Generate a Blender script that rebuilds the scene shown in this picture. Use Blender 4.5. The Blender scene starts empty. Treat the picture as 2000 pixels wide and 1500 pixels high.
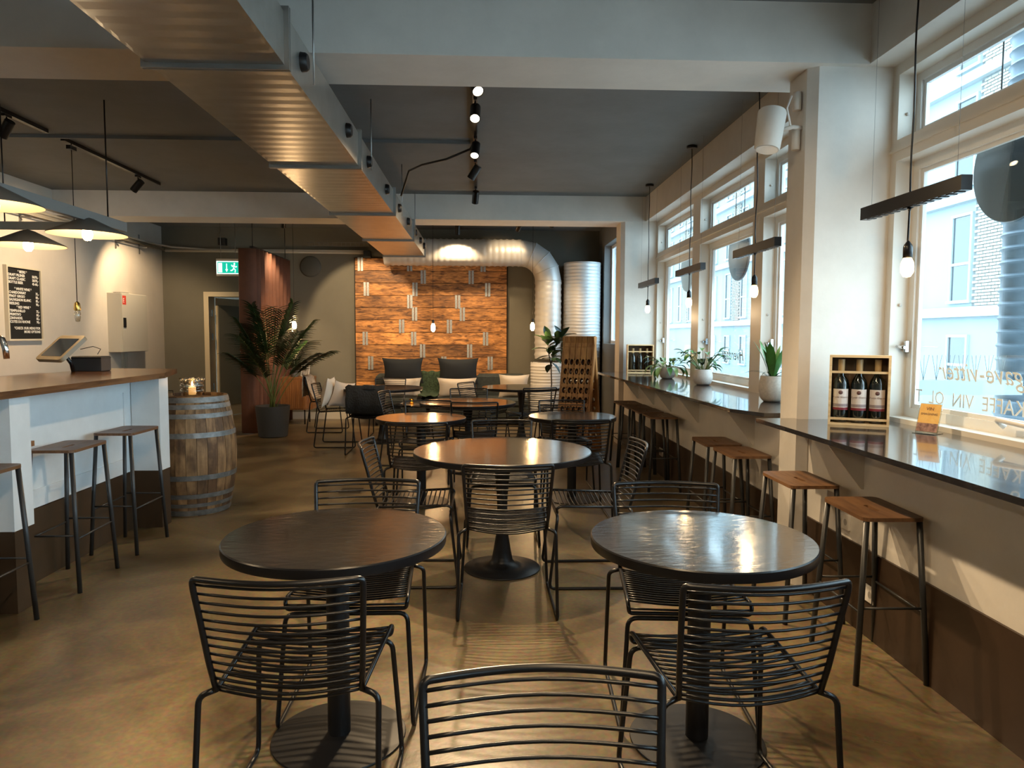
import bpy, math, random
from mathutils import Vector, Matrix, Euler, noise
random.seed(7)
PI = math.pi
sc = bpy.context.scene
col = sc.collection

# ---------------- camera ----------------
F = 1387.0; PITCH = math.atan(94 / F); YAW = math.atan(57 / F * math.cos(PITCH)); ROLL = 0.004
fwd = Vector((math.sin(YAW) * math.cos(PITCH), math.cos(YAW) * math.cos(PITCH), -math.sin(PITCH)))
rt = Vector((math.cos(YAW), -math.sin(YAW), 0)); up = rt.cross(fwd)
r2 = rt * math.cos(ROLL) + up * math.sin(ROLL); u2 = up * math.cos(ROLL) - rt * math.sin(ROLL)
cd = bpy.data.cameras.new('camera'); cam = bpy.data.objects.new('camera', cd); col.objects.link(cam)
cd.sensor_width = 36; cd.lens = F / 2000 * 36; cd.clip_start = .02; cd.clip_end = 300
M = Matrix((r2, u2, -fwd)).transposed().to_4x4(); M.translation = Vector((0, 0, 1.44)); cam.matrix_world = M
sc.camera = cam

# ---------------- world, exposure ----------------
w = bpy.data.worlds.new('sky'); sc.world = w; w.use_nodes = True
bg = w.node_tree.nodes['Background']; bg.inputs[0].default_value = (.66, .85, 1, 1); bg.inputs[1].default_value = 6.6
vs = sc.view_settings
sc.display_settings.display_device = 'sRGB'
vs.view_transform = 'Standard'; vs.look = 'None'; vs.exposure = 0.42; vs.gamma = 1.0; vs.use_curve_mapping = False
sc.cycles.use_denoising = True
sc.cycles.max_bounces = 8; sc.cycles.diffuse_bounces = 5; sc.cycles.glossy_bounces = 4; sc.cycles.transparent_max_bounces = 16
sc.cycles.sample_clamp_indirect = 6; sc.cycles.caustics_reflective = False; sc.cycles.caustics_refractive = False
sc.cycles.blur_glossy = .5

# ---------------- lights ----------------
WARM = (1.0, .72, .42); WARM2 = (1.0, .60, .28)
def lamp(name, kind, loc, energy, color=WARM, aim=None, size=.05, angle=70, blend=.5, parent=None):
    l = bpy.data.lights.new(name, kind); l.energy = energy; l.color = color
    l.shadow_soft_size = size
    if kind == 'SPOT': l.spot_size = math.radians(angle); l.spot_blend = blend
    o = bpy.data.objects.new(name, l); col.objects.link(o); o.location = loc
    if aim is not None:
        o.rotation_euler = (Vector(aim) - Vector(loc)).to_track_quat('-Z', 'Y').to_euler()
    if parent: o.parent = parent; o.matrix_parent_inverse = parent.matrix_basis.inverted()
    return o

# ---------------- materials ----------------
MATS = {}
def mat(name, color, rough=.5, metal=0, spec=.5, noise_amt=0, noise_scale=8, bump=0, bump_scale=60, emit=None, es=0, coat=0, stretch=(1, 1, 1), c2=None):
    if name in MATS: return MATS[name]
    m = bpy.data.materials.new(name); m.use_nodes = True; nt = m.node_tree; n = nt.nodes; b = n['Principled BSDF']
    b.inputs['Base Color'].default_value = (*color, 1); b.inputs['Roughness'].default_value = rough
    b.inputs['Metallic'].default_value = metal; b.inputs['Specular IOR Level'].default_value = spec
    b.inputs['Coat Weight'].default_value = coat
    tc = n.new('ShaderNodeTexCoord'); mp = n.new('ShaderNodeMapping'); mp.inputs['Scale'].default_value = stretch
    nt.links.new(tc.outputs['Object'], mp.inputs['Vector'])
    if noise_amt or c2:
        nz = n.new('ShaderNodeTexNoise'); nz.inputs['Scale'].default_value = noise_scale; nz.inputs['Detail'].default_value = 6
        nz.inputs['Roughness'].default_value = .65
        nt.links.new(mp.outputs[0], nz.inputs['Vector'])
        cr = n.new('ShaderNodeValToRGB'); cr.color_ramp.elements[0].position = .35; cr.color_ramp.elements[1].position = .65
        ca = color if c2 else tuple(c * (1 - noise_amt) for c in color)
        cb = c2 if c2 else tuple(min(1, c * (1 + noise_amt)) for c in color)
        cr.color_ramp.elements[0].color = (*ca, 1); cr.color_ramp.elements[1].color = (*cb, 1)
        nt.links.new(nz.outputs['Fac'], cr.inputs['Fac']); nt.links.new(cr.outputs['Color'], b.inputs['Base Color'])
    if bump:
        nb = n.new('ShaderNodeTexNoise'); nb.inputs['Scale'].default_value = bump_scale; nb.inputs['Detail'].default_value = 3
        nt.links.new(mp.outputs[0], nb.inputs['Vector'])
        bp = n.new('ShaderNodeBump'); bp.inputs['Strength'].default_value = bump; bp.inputs['Distance'].default_value = .01
        nt.links.new(nb.outputs['Fac'], bp.inputs['Height']); nt.links.new(bp.outputs[0], b.inputs['Normal'])
    if emit:
        b.inputs['Emission Color'].default_value = (*emit, 1); b.inputs['Emission Strength'].default_value = es
    MATS[name] = m; return m

def wood(name, dark, light, rough=.45, axis='X', scale=3.0, bump=.15, knots=False, var=.25, coat=0, stretch=12, stain=0, stain_scale=3.5):
    if name in MATS: return MATS[name]
    m = bpy.data.materials.new(name); m.use_nodes = True; nt = m.node_tree; n = nt.nodes; b = n['Principled BSDF']; L = nt.links.new
    tc = n.new('ShaderNodeTexCoord'); oi = n.new('ShaderNodeObjectInfo'); va = n.new('ShaderNodeVectorMath'); va.operation = 'ADD'
    sm = n.new('ShaderNodeVectorMath'); sm.operation = 'SCALE'; cx = n.new('ShaderNodeCombineXYZ')
    for i in range(3): L(oi.outputs['Random'], cx.inputs[i])
    L(cx.outputs[0], sm.inputs[0]); sm.inputs['Scale'].default_value = 37.0
    L(tc.outputs['Object'], va.inputs[0]); L(sm.outputs[0], va.inputs[1])
    mp = n.new('ShaderNodeMapping'); s = [stretch, stretch, stretch]; s['XYZ'.index(axis)] = 1.0; mp.inputs['Scale'].default_value = s
    L(va.outputs[0], mp.inputs['Vector'])
    nz = n.new('ShaderNodeTexNoise'); nz.inputs['Scale'].default_value = scale; nz.inputs['Detail'].default_value = 7; nz.inputs['Roughness'].default_value = .6
    nz.inputs['Distortion'].default_value = 1.0 if knots else .3
    L(mp.outputs[0], nz.inputs['Vector'])
    cr = n.new('ShaderNodeValToRGB'); cr.color_ramp.elements[0].position = .33; cr.color_ramp.elements[1].position = .62
    cr.color_ramp.elements[0].color = (*dark, 1); cr.color_ramp.elements[1].color = (*light, 1)
    L(nz.outputs['Fac'], cr.inputs['Fac']); out = cr.outputs['Color']
    if knots:
        vo = n.new('ShaderNodeTexVoronoi'); vo.inputs['Scale'].default_value = 4.2
        mp2 = n.new('ShaderNodeMapping'); s2 = [2.2] * 3; s2['XYZ'.index(axis)] = 1; mp2.inputs['Scale'].default_value = s2
        L(va.outputs[0], mp2.inputs['Vector']); L(mp2.outputs[0], vo.inputs['Vector'])
        c2 = n.new('ShaderNodeValToRGB'); c2.color_ramp.elements[0].position = .04; c2.color_ramp.elements[1].position = .22
        c2.color_ramp.elements[0].color = (.05, .02, .01, 1); c2.color_ramp.elements[1].color = (1, 1, 1, 1)
        L(vo.outputs['Distance'], c2.inputs['Fac'])
        mx = n.new('ShaderNodeMix'); mx.data_type = 'RGBA'; mx.blend_type = 'MULTIPLY'; mx.inputs[0].default_value = .8
        L(out, mx.inputs[6]); L(c2.outputs['Color'], mx.inputs[7]); out = mx.outputs[2]
    if stain:
        sn = n.new('ShaderNodeTexNoise'); sn.inputs['Scale'].default_value = stain_scale; sn.inputs['Detail'].default_value = 5; L(va.outputs[0], sn.inputs['Vector'])
        sr = n.new('ShaderNodeValToRGB'); sr.color_ramp.elements[0].position = .40; sr.color_ramp.elements[1].position = .58
        sr.color_ramp.elements[0].color = (.22, .17, .14, 1); sr.color_ramp.elements[1].color = (1, 1, 1, 1); L(sn.outputs['Fac'], sr.inputs['Fac'])
        ms = n.new('ShaderNodeMix'); ms.data_type = 'RGBA'; ms.blend_type = 'MULTIPLY'; ms.inputs[0].default_value = stain
        L(out, ms.inputs[6]); L(sr.outputs['Color'], ms.inputs[7]); out = ms.outputs[2]
    hs = n.new('ShaderNodeHueSaturation'); mr = n.new('ShaderNodeMapRange'); mr.inputs[3].default_value = 1 - var; mr.inputs[4].default_value = 1 + var
    L(oi.outputs['Random'], mr.inputs[0]); L(mr.outputs[0], hs.inputs['Value']); L(out, hs.inputs['Color'])
    L(hs.outputs[0], b.inputs['Base Color']); b.inputs['Roughness'].default_value = rough; b.inputs['Coat Weight'].default_value = coat
    bp = n.new('ShaderNodeBump'); bp.inputs['Strength'].default_value = bump; bp.inputs['Distance'].default_value = .004
    L(nz.outputs['Fac'], bp.inputs['Height']); L(bp.outputs[0], b.inputs['Normal'])
    MATS[name] = m; return m

def glass(name, tint=(1, 1, 1), refl=1.0, rough=0.0):
    if name in MATS: return MATS[name]
    m = bpy.data.materials.new(name); m.use_nodes = True; nt = m.node_tree; n = nt.nodes; L = nt.links.new
    n.remove(n['Principled BSDF']); out = n['Material Output']
    t = n.new('ShaderNodeBsdfTransparent'); t.inputs[0].default_value = (*tint, 1)
    g = n.new('ShaderNodeBsdfGlossy'); g.inputs['Roughness'].default_value = rough
    fr = n.new('ShaderNodeLayerWeight'); fr.inputs[0].default_value = .5
    pw_ = n.new('ShaderNodeMath'); pw_.operation = 'POWER'; pw_.inputs[1].default_value = 4.0; L(fr.outputs['Facing'], pw_.inputs[0])
    ml = n.new('ShaderNodeMath'); ml.operation = 'MULTIPLY_ADD'; ml.inputs[1].default_value = .7 * refl; ml.inputs[2].default_value = .035 * refl
    mx = n.new('ShaderNodeMixShader'); L(pw_.outputs[0], ml.inputs[0]); L(ml.outputs[0], mx.inputs[0])
    L(t.outputs[0], mx.inputs[1]); L(g.outputs[0], mx.inputs[2]); L(mx.outputs[0], out.inputs[0])
    MATS[name] = m; return m

white = mat('white_paint', (.66, .63, .58), .6, noise_amt=.05, noise_scale=3, bump=.12, bump_scale=18)
whitel = mat('left_wall_paint', (.60, .55, .48), .7, noise_amt=.04, noise_scale=2, bump=.08, bump_scale=20)
ceilm = mat('ceiling_grey_paint', (.16, .165, .165), .75, noise_amt=.08, noise_scale=2, bump=.08, bump_scale=30)
backm = mat('olive_grey_wall_paint', (.135, .125, .095), .75, noise_amt=.05, noise_scale=2, bump=.06, bump_scale=30)
darkwall = mat('dark_upper_paint', (.035, .036, .036), .8)
framew = mat('window_frame_paint', (.68, .64, .57), .4)
frameout = mat('window_sash_paint', (.74, .74, .72), .4)
brownp = mat('brown_skirting_panel', (.034, .018, .009), .42, noise_amt=.2, noise_scale=2)
black = mat('black_powder_coat', (.006, .006, .007), .30, spec=.4)
blackm = mat('black_matt_metal', (.008, .008, .009), .42, spec=.35)
greyleg = mat('dark_grey_steel_leg', (.022, .024, .026), .4)
galv = mat('galvanised_duct_steel', (.50, .49, .46), .30, metal=.9, noise_amt=.1, noise_scale=4, bump=.06, bump_scale=3, stretch=(1, 1, 1))
galv2 = mat('galvanised_flange', (.30, .30, .29), .42, metal=.8)
spiral = mat('white_spiral_duct', (.60, .59, .56), .45, metal=.35)
chrome = mat('chrome', (.8, .8, .8), .12, metal=1)
brass = mat('brass', (.65, .45, .15), .3, metal=1)
plastw = mat('white_plastic', (.72, .70, .66), .4)
benchm = mat('dark_slate_worktop', (.018, .018, .022), .14, spec=.9, coat=.6, bump=.05, bump_scale=40, stretch=(3, .3, 3))
# floor material: sealed concrete
def floor_mat():
    m = bpy.data.materials.new('sealed_concrete'); m.use_nodes = True; nt = m.node_tree; n = nt.nodes; b = n['Principled BSDF']; L = nt.links.new
    tc = n.new('ShaderNodeTexCoord')
    a = n.new('ShaderNodeTexNoise'); a.inputs['Scale'].default_value = 1.5; a.inputs['Detail'].default_value = 8; a.inputs['Roughness'].default_value = .62; a.inputs['Distortion'].default_value = .6
    L(tc.outputs['Object'], a.inputs['Vector'])
    cr = n.new('ShaderNodeValToRGB'); cr.color_ramp.elements[0].position = .36; cr.color_ramp.elements[1].position = .66
    cr.color_ramp.elements[0].color = (.070, .048, .023, 1); cr.color_ramp.elements[1].color = (.235, .172, .088, 1)
    L(a.outputs['Fac'], cr.inputs['Fac'])
    f = n.new('ShaderNodeTexNoise'); f.inputs['Scale'].default_value = 45; f.inputs['Detail'].default_value = 5
    L(tc.outputs['Object'], f.inputs['Vector'])
    mx = n.new('ShaderNodeMix'); mx.data_type = 'RGBA'; mx.blend_type = 'OVERLAY'; mx.inputs[0].default_value = .6
    L(cr.outputs['Color'], mx.inputs[6]); L(f.outputs['Color'], mx.inputs[7])
    # faint scratches
    mp = n.new('ShaderNodeMapping'); mp.inputs['Scale'].default_value = (3, 40, 1); mp.inputs['Rotation'].default_value = (0, 0, .35); L(tc.outputs['Object'], mp.inputs['Vector'])
    s = n.new('ShaderNodeTexNoise'); s.inputs['Scale'].default_value = 2.2; s.inputs['Detail'].default_value = 4; L(mp.outputs[0], s.inputs['Vector'])
    c3 = n.new('ShaderNodeValToRGB'); c3.color_ramp.elements[0].position = .70; c3.color_ramp.elements[1].position = .78
    c3.color_ramp.elements[0].color = (0, 0, 0, 1); c3.color_ramp.elements[1].color = (.45, .45, .45, 1); L(s.outputs['Fac'], c3.inputs['Fac'])
    m2 = n.new('ShaderNodeMix'); m2.data_type = 'RGBA'; L(c3.outputs['Color'], m2.inputs[0]); L(mx.outputs[2], m2.inputs[6]); m2.inputs[7].default_value = (.36, .29, .20, 1)
    L(m2.outputs[2], b.inputs['Base Color'])
    rr = n.new('ShaderNodeMapRange'); rr.inputs[3].default_value = .20; rr.inputs[4].default_value = .44; L(a.outputs['Fac'], rr.inputs[0]); L(rr.outputs[0], b.inputs['Roughness'])
    bp = n.new('ShaderNodeBump'); bp.inputs['Strength'].default_value = .12; bp.inputs['Distance'].default_value = .004; L(f.outputs['Fac'], bp.inputs['Height']); L(bp.outputs[0], b.inputs['Normal'])
    return m
floorm = floor_mat()

def table_mat():
    m = bpy.data.materials.new('black_stained_oak_top'); m.use_nodes = True; nt = m.node_tree; n = nt.nodes; b = n['Principled BSDF']; L = nt.links.new
    tc = n.new('ShaderNodeTexCoord'); mp = n.new('ShaderNodeMapping'); mp.inputs['Scale'].default_value = (1, 9, 1); L(tc.outputs['Object'], mp.inputs['Vector'])
    w_ = n.new('ShaderNodeTexWave'); w_.inputs['Scale'].default_value = 2.2; w_.inputs['Distortion'].default_value = 9; w_.inputs['Detail'].default_value = 4; w_.inputs['Detail Scale'].default_value = 1.4
    L(mp.outputs[0], w_.inputs['Vector'])
    cr = n.new('ShaderNodeValToRGB'); cr.color_ramp.elements[0].color = (.012, .010, .009, 1); cr.color_ramp.elements[1].color = (.022, .018, .015, 1)
    L(w_.outputs['Fac'], cr.inputs['Fac']); L(cr.outputs['Color'], b.inputs['Base Color'])
    b.inputs['Roughness'].default_value = .16; b.inputs['Specular IOR Level'].default_value = 1.0; b.inputs['Coat Weight'].default_value = .8; b.inputs['Coat Roughness'].default_value = .09; b.inputs['Coat IOR'].default_value = 1.6
    nz = n.new('ShaderNodeTexNoise'); nz.inputs['Scale'].default_value = 160; nz.inputs['Detail'].default_value = 2; L(tc.outputs['Object'], nz.inputs['Vector'])
    ad = n.new('ShaderNodeMath'); ad.operation = 'MULTIPLY_ADD'; L(nz.outputs['Fac'], ad.inputs[0]); ad.inputs[1].default_value = .5; L(w_.outputs['Fac'], ad.inputs[2])
    bp = n.new('ShaderNodeBump'); bp.inputs['Strength'].default_value = .22; bp.inputs['Distance'].default_value = .002; L(ad.outputs[0], bp.inputs['Height']); L(bp.outputs[0], b.inputs['Normal'])
    return m
tablem = table_mat()
stoolw = wood('stool_seat_wood', (.075, .034, .015), (.15, .075, .032), .42, 'Y', 3, .1)
bartopw = wood('bar_top_wood', (.055, .023, .010), (.17, .075, .03), .2, 'Y', 2.2, .08, var=.05)
plankw = wood('reclaimed_plank', (.10, .034, .009), (.66, .29, .08), .6, 'X', 5.5, .6, knots=True, var=.35, stretch=5, stain=.55, stain_scale=2.2)
stavew = wood('barrel_stave', (.13, .070, .030), (.34, .20, .09), .65, 'Z', 3.2, .4, var=.22, stretch=6, stain=.85, stain_scale=4.5)
rackw = wood('rack_wood', (.22, .085, .022), (.40, .18, .05), .5, 'Z', 3, .2, var=.15)
pinew = wood('pine_box', (.55, .36, .17), (.75, .55, .30), .55, 'X', 3, .1, var=.08)
cabw = wood('teak_cabinet', (.16, .065, .022), (.30, .135, .05), .38, 'Z', 3, .08, var=.05)

# ---------------- geometry helpers ----------------
class MB:
    def __init__(s): s.v = []; s.f = []; s.sm = []; s.mi = []; s.cur = 0
    def add(s, vs, fs, smooth=False):
        o = len(s.v); s.v += [tuple(v) for v in vs]
        for f in fs: s.f.append(tuple(i + o for i in f)); s.sm.append(smooth); s.mi.append(s.cur)
        return s
    def box(s, x0, x1, y0, y1, z0, z1, M=None, bev=0):
        if bev:
            b = bev; vs = []
            for z, i in ((z0, b), (z0 + b, 0), (z1 - b, 0), (z1, b)):
                vs += [(x0 + i, y0 + i, z), (x1 - i, y0 + i, z), (x1 - i, y1 - i, z), (x0 + i, y1 - i, z)]
            fs = [(3, 2, 1, 0), (12, 13, 14, 15)]
            for k in range(3):
                for j in range(4): a = 4 * k + j; c = 4 * k + (j + 1) % 4; fs.append((a, c, c + 4, a + 4))
        else:
            vs = [(x0, y0, z0), (x1, y0, z0), (x1, y1, z0), (x0, y1, z0), (x0, y0, z1), (x1, y0, z1), (x1, y1, z1), (x0, y1, z1)]
            fs = [(3, 2, 1, 0), (4, 5, 6, 7), (0, 1, 5, 4), (1, 2, 6, 5), (2, 3, 7, 6), (3, 0, 4, 7)]
        if M: vs = [M @ Vector(v) for v in vs]
        return s.add(vs, fs)
    def tube(s, pts, r, n=8, closed=False, caps=True):
        pts = [Vector(p) for p in pts]; N = len(pts)
        rr = r if isinstance(r, (list, tuple)) else [r] * N
        vs = []; prev = None
        for i, p in enumerate(pts):
            if closed: t = pts[(i + 1) % N] - pts[i - 1]
            else: t = pts[min(i + 1, N - 1)] - pts[max(i - 1, 0)]
            t.normalize()
            if prev is None:
                a = Vector((0, 0, 1)) if abs(t.z) < .9 else Vector((1, 0, 0)); nn = t.cross(a).normalized()
            else:
                nn = (prev - t * prev.dot(t))
                if nn.length < 1e-6: nn = t.orthogonal()
                nn.normalize()
            prev = nn; bb = t.cross(nn)
            for k in range(n):
                an = 2 * PI * k / n; vs.append(p + (nn * math.cos(an) + bb * math.sin(an)) * rr[i])
        fs = []
        for i in range(N if closed else N - 1):
            j = (i + 1) % N
            for k in range(n): l = (k + 1) % n; fs.append((i * n + k, i * n + l, j * n + l, j * n + k))
        s.add(vs, fs, True)
        if caps and not closed:
            o = len(s.v) - len(vs)
            s.f.append(tuple(o + k for k in reversed(range(n)))); s.sm.append(False); s.mi.append(s.cur)
            s.f.append(tuple(o + (N - 1) * n + k for k in range(n))); s.sm.append(False); s.mi.append(s.cur)
        return s
    def lathe(s, prof, n=32, c=(0, 0, 0), a0=0, a1=2 * PI, smooth=True, M=None):
        full = abs(a1 - a0 - 2 * PI) < 1e-6; K = n if full else n + 1; vs = []
        for r, z in prof:
            for k in range(K):
                an = a0 + (a1 - a0) * k / n; vs.append((c[0] + r * math.cos(an), c[1] + r * math.sin(an), c[2] + z))
        fs = []
        for i in range(len(prof) - 1):
            for k in range(n): l = (k + 1) % K if full else k + 1; fs.append((i * K + k, i * K + l, (i + 1) * K + l, (i + 1) * K + k))
        if M: vs = [M @ Vector(v) for v in vs]
        return s.add(vs, fs, smooth)
    def cyl(s, c, r, z0, z1, n=32, r2=None, bev=0, M=None):
        r2 = r if r2 is None else r2
        pr = [(0.0001, z0), (r - bev, z0), (r, z0 + bev), (r2, z1 - bev), (r2 - bev, z1), (0.0001, z1)] if bev else [(0.0001, z0), (r, z0), (r2, z1), (0.0001, z1)]
        o = len(s.f); s.lathe(pr, n, c, M=M)
        # flat caps
        for i in range(o, o + n): s.sm[i] = False
        for i in range(len(s.f) - n, len(s.f)): s.sm[i] = False
        return s
    def prism(s, poly, z0, z1, M=None):
        n = len(poly); vs = [(x, y, z0) for x, y in poly] + [(x, y, z1) for x, y in poly]
        fs = [tuple(reversed(range(n))), tuple(range(n, 2 * n))] + [(i, (i + 1) % n, n + (i + 1) % n, n + i) for i in range(n)]
        if M: vs = [M @ Vector(v) for v in vs]
        return s.add(vs, fs)
    def build(s, name, m, parent=None, origin=None, edge=None):
        me = bpy.data.meshes.new(name)
        if origin: ox, oy, oz = origin; vv = [(a - ox, b - oy, c - oz) for a, b, c in s.v]
        else: vv = s.v
        me.from_pydata(vv, [], s.f)
        for mm in (m if isinstance(m, (list, tuple)) else [m]): me.materials.append(mm)
        me.polygons.foreach_set('use_smooth', s.sm); me.polygons.foreach_set('material_index', s.mi)
        me.update()
        if edge: me.set_sharp_from_angle(angle=math.radians(edge))
        o = bpy.data.objects.new(name, me); col.objects.link(o)
        if origin: o.location = origin
        if parent: o.parent = parent
        return o

def tag(o, label=None, cat=None, group=None, kind=None):
    if label: o['label'] = label
    if cat: o['category'] = cat
    if group: o['group'] = group
    if kind: o['kind'] = kind
    return o
def empty(name, loc=(0, 0, 0), rz=0, label=None, cat=None, group=None):
    o = bpy.data.objects.new(name, None); col.objects.link(o); o.location = loc; o.rotation_euler = (0, 0, rz); o.empty_display_size = .1
    return tag(o, label, cat, group)
def kids(root): return [o for o in root.children]
def copy_tree(o, parent=None):
    c = o.copy(); col.objects.link(c)
    if parent: c.parent = parent
    for ch in list(o.children): copy_tree(ch, c)
    return c
def place(proto, used, loc, rz, label, group=None, scale=None):
    o = proto if not used else copy_tree(proto)
    o.location = loc; o.rotation_euler = (0, 0, rz); o['label'] = label
    if group: o['group'] = group
    if scale: o.scale = scale
    return o
def struct(name, mb, m, label=None, parent=None, edge=None):
    o = mb.build(name, m, parent, edge=edge)
    if not parent: o['kind'] = 'structure'
    if label: o['label'] = label
    return o
def arc(c, r, a0, a1, n, plane='xz'):
    out = []
    for i in range(n + 1):
        a = a0 + (a1 - a0) * i / n
        if plane == 'xz': out.append((c[0] + r * math.cos(a), c[1], c[2] + r * math.sin(a)))
        elif plane == 'yz': out.append((c[0], c[1] + r * math.cos(a), c[2] + r * math.sin(a)))
        else: out.append((c[0] + r * math.cos(a), c[1] + r * math.sin(a), c[2]))
    return out
def rounded(pts, r, n=4):
    # polyline with rounded corners
    P = [Vector(p) for p in pts]; out = [P[0]]
    for i in range(1, len(P) - 1):
        a = (P[i - 1] - P[i]); b = (P[i + 1] - P[i]); d = min(r, a.length * .45, b.length * .45)
        p0 = P[i] + a.normalized() * d; p1 = P[i] + b.normalized() * d
        for k in range(n + 1):
            t = k / n; out.append(p0 * (1 - t) ** 2 + P[i] * 2 * t * (1 - t) + p1 * t * t)
    out.append(P[-1]); return out
def text_mesh(name, txt, size, m, parent, M, align='LEFT', extrude=.0008, shear=0, space=1.0, bold=0):
    cu = bpy.data.curves.new(name, 'FONT'); cu.body = txt; cu.size = size; cu.align_x = align; cu.extrude = extrude; cu.shear = shear; cu.resolution_u = 2; cu.offset = bold
    cu.space_character = space
    tmp = bpy.data.objects.new(name, cu); col.objects.link(tmp)
    bpy.context.view_layer.update()
    me = bpy.data.meshes.new_from_object(tmp.evaluated_get(bpy.context.evaluated_depsgraph_get()))
    bpy.data.objects.remove(tmp); me.transform(M); me.materials.clear(); me.materials.append(m)
    o = bpy.data.objects.new(name, me); col.objects.link(o)
    if parent: o.parent = parent
    return o

# ================= SETTING =================
ZC = 3.246
struct('floor', MB().box(-5.6, 2.3, -3.2, 15.5, -.12, 0), floorm, 'brown sealed concrete floor with worn patches')
struct('ceiling', MB().box(-5.6, 2.3, -3.2, 15.5, ZC, ZC + .15), ceilm, 'dark grey painted ceiling between white beams')
struct('wall_left', MB().box(-5.6, -5.4, -3.2, 12.4, 0, ZC), whitel, 'white painted wall behind the bar')
struct('wall_front', MB().box(-5.6, 2.5, -3.4, -3.2, 0, ZC), whitel, 'white wall behind the viewer')
# back wall with doorway (x -4.68..-3.85, z<2.12)
m_ = MB(); m_.box(-5.6, -4.70, 12.3, 12.45, 0, ZC).box(-3.86, 2.3, 12.3, 12.45, 0, ZC).box(-4.70, -3.86, 12.3, 12.45, 2.16, ZC)
struct('wall_back', m_, backm, 'olive grey painted back wall')
struct('wall_hall', MB().box(-6.2, -3.0, 15.0, 15.2, 0, ZC).box(-3.3, -3.2, 12.45, 15, 0, ZC).box(-6.2, -6.1, 12.45, 15, 0, ZC), backm, 'olive grey hallway wall beyond the doorway')
struct('baseboard_back', MB().box(-3.86, 1.98, 12.27, 12.3, 0, .12), framew, 'pale baseboard below the back wall')
# right wall: lower part, brown panel, lintel
XW = 1.857; XF = 2.27
lo = MB().box(XW, 2.5, -3.2, 9.9, 0, .95)
struct('wall_right', lo, white, 'white wall under the windows')
struct('baseboard_right', MB().box(XW - .012, XW, -3.2, 3.946, 0, .42).box(XW - .012, XW, 4.27, 9.3, 0, .42), brownp, 'dark brown skirting panel under the window counters')
struct('wall_lintel', MB().box(2.11, 2.6, -3.2, 9.9, 2.93, ZC), white, 'white lintel above the windows')
# pillars
def pillar(name, y0, y1, lab):
    c = .04
    poly = [(1.80, y0 + c), (1.85, y0), (2.45, y0), (2.45, y1), (1.85, y1), (1.80, y1 - c)]
    struct(name, MB().prism(poly, 0, 2.93), white, lab)
pillar('pillar_near', 3.946, 4.25, 'white plastered pillar between the two window bays')
pillar('pillar_far', 9.30, 9.68, 'white plastered pillar at the far end of the windows')
# beams
struct('beam_near', MB().box(-5.4, 2.11, 3.90, 4.37, 2.928, ZC), white, 'white concrete beam across the room above the front tables')
struct('beam_far', MB().box(-5.4, 2.11, 9.27, 9.76, 2.928, ZC), white, 'white concrete beam across the room before the back wall')
struct('beam_rear', MB().box(-5.4, 2.11, -1.4, -.95, 2.928, ZC), white, 'white concrete beam behind the viewer')
# back room right wall with window opening Y 10.75..11.75, z 1.35..2.9
m_ = MB().box(2.0, 2.3, 9.68, 12.3, 0, 1.32).box(2.0, 2.3, 9.68, 12.3, 2.92, ZC).box(2.0, 2.3, 9.68, 10.62, 1.32, 2.92).box(2.0, 2.3, 11.75, 12.3, 1.32, 2.92)
struct('wall_right_back', m_, mat('grey_side_wall', (.16, .16, .15), .7), 'dark wall with a narrow window beside the tank')
gl = glass('window_glass', (.93, .98, .98), 1.0)

def sash(parent, x, y0, y1, z0, z1, wd=.05, glassx=None):
    """reveal + sash frame + pane for one light"""
    m = MB(); d = .10
    # reveal lining boards handled by bars depth; sash:
    xs = x + d
    m.box(xs, xs + .05, y0, y1, z0, z0 + wd).box(xs, xs + .05, y0, y1, z1 - wd, z1).box(xs, xs + .05, y0, y0 + wd, z0 + wd, z1 - wd).box(xs, xs + .05, y1 - wd, y1, z0 + wd, z1 - wd)
    g = wd + .022
    m.box(xs + .015, xs + .035, y0 + wd, y1 - wd, z0 + wd, z0 + g).box(xs + .015, xs + .035, y0 + wd, y1 - wd, z1 - g, z1 - wd).box(xs + .015, xs + .035, y0 + wd, y0 + g, z0 + g, z1 - g).box(xs + .015, xs + .035, y1 - g, y1 - wd, z0 + g, z1 - g)
    m.build('sash_frame', frameout, parent)
    MB().box(xs + .022, xs + .028, y0 + wd + .005, y1 - wd - .005, z0 + wd + .005, z1 - wd - .005).build('pane', gl, parent)

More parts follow.
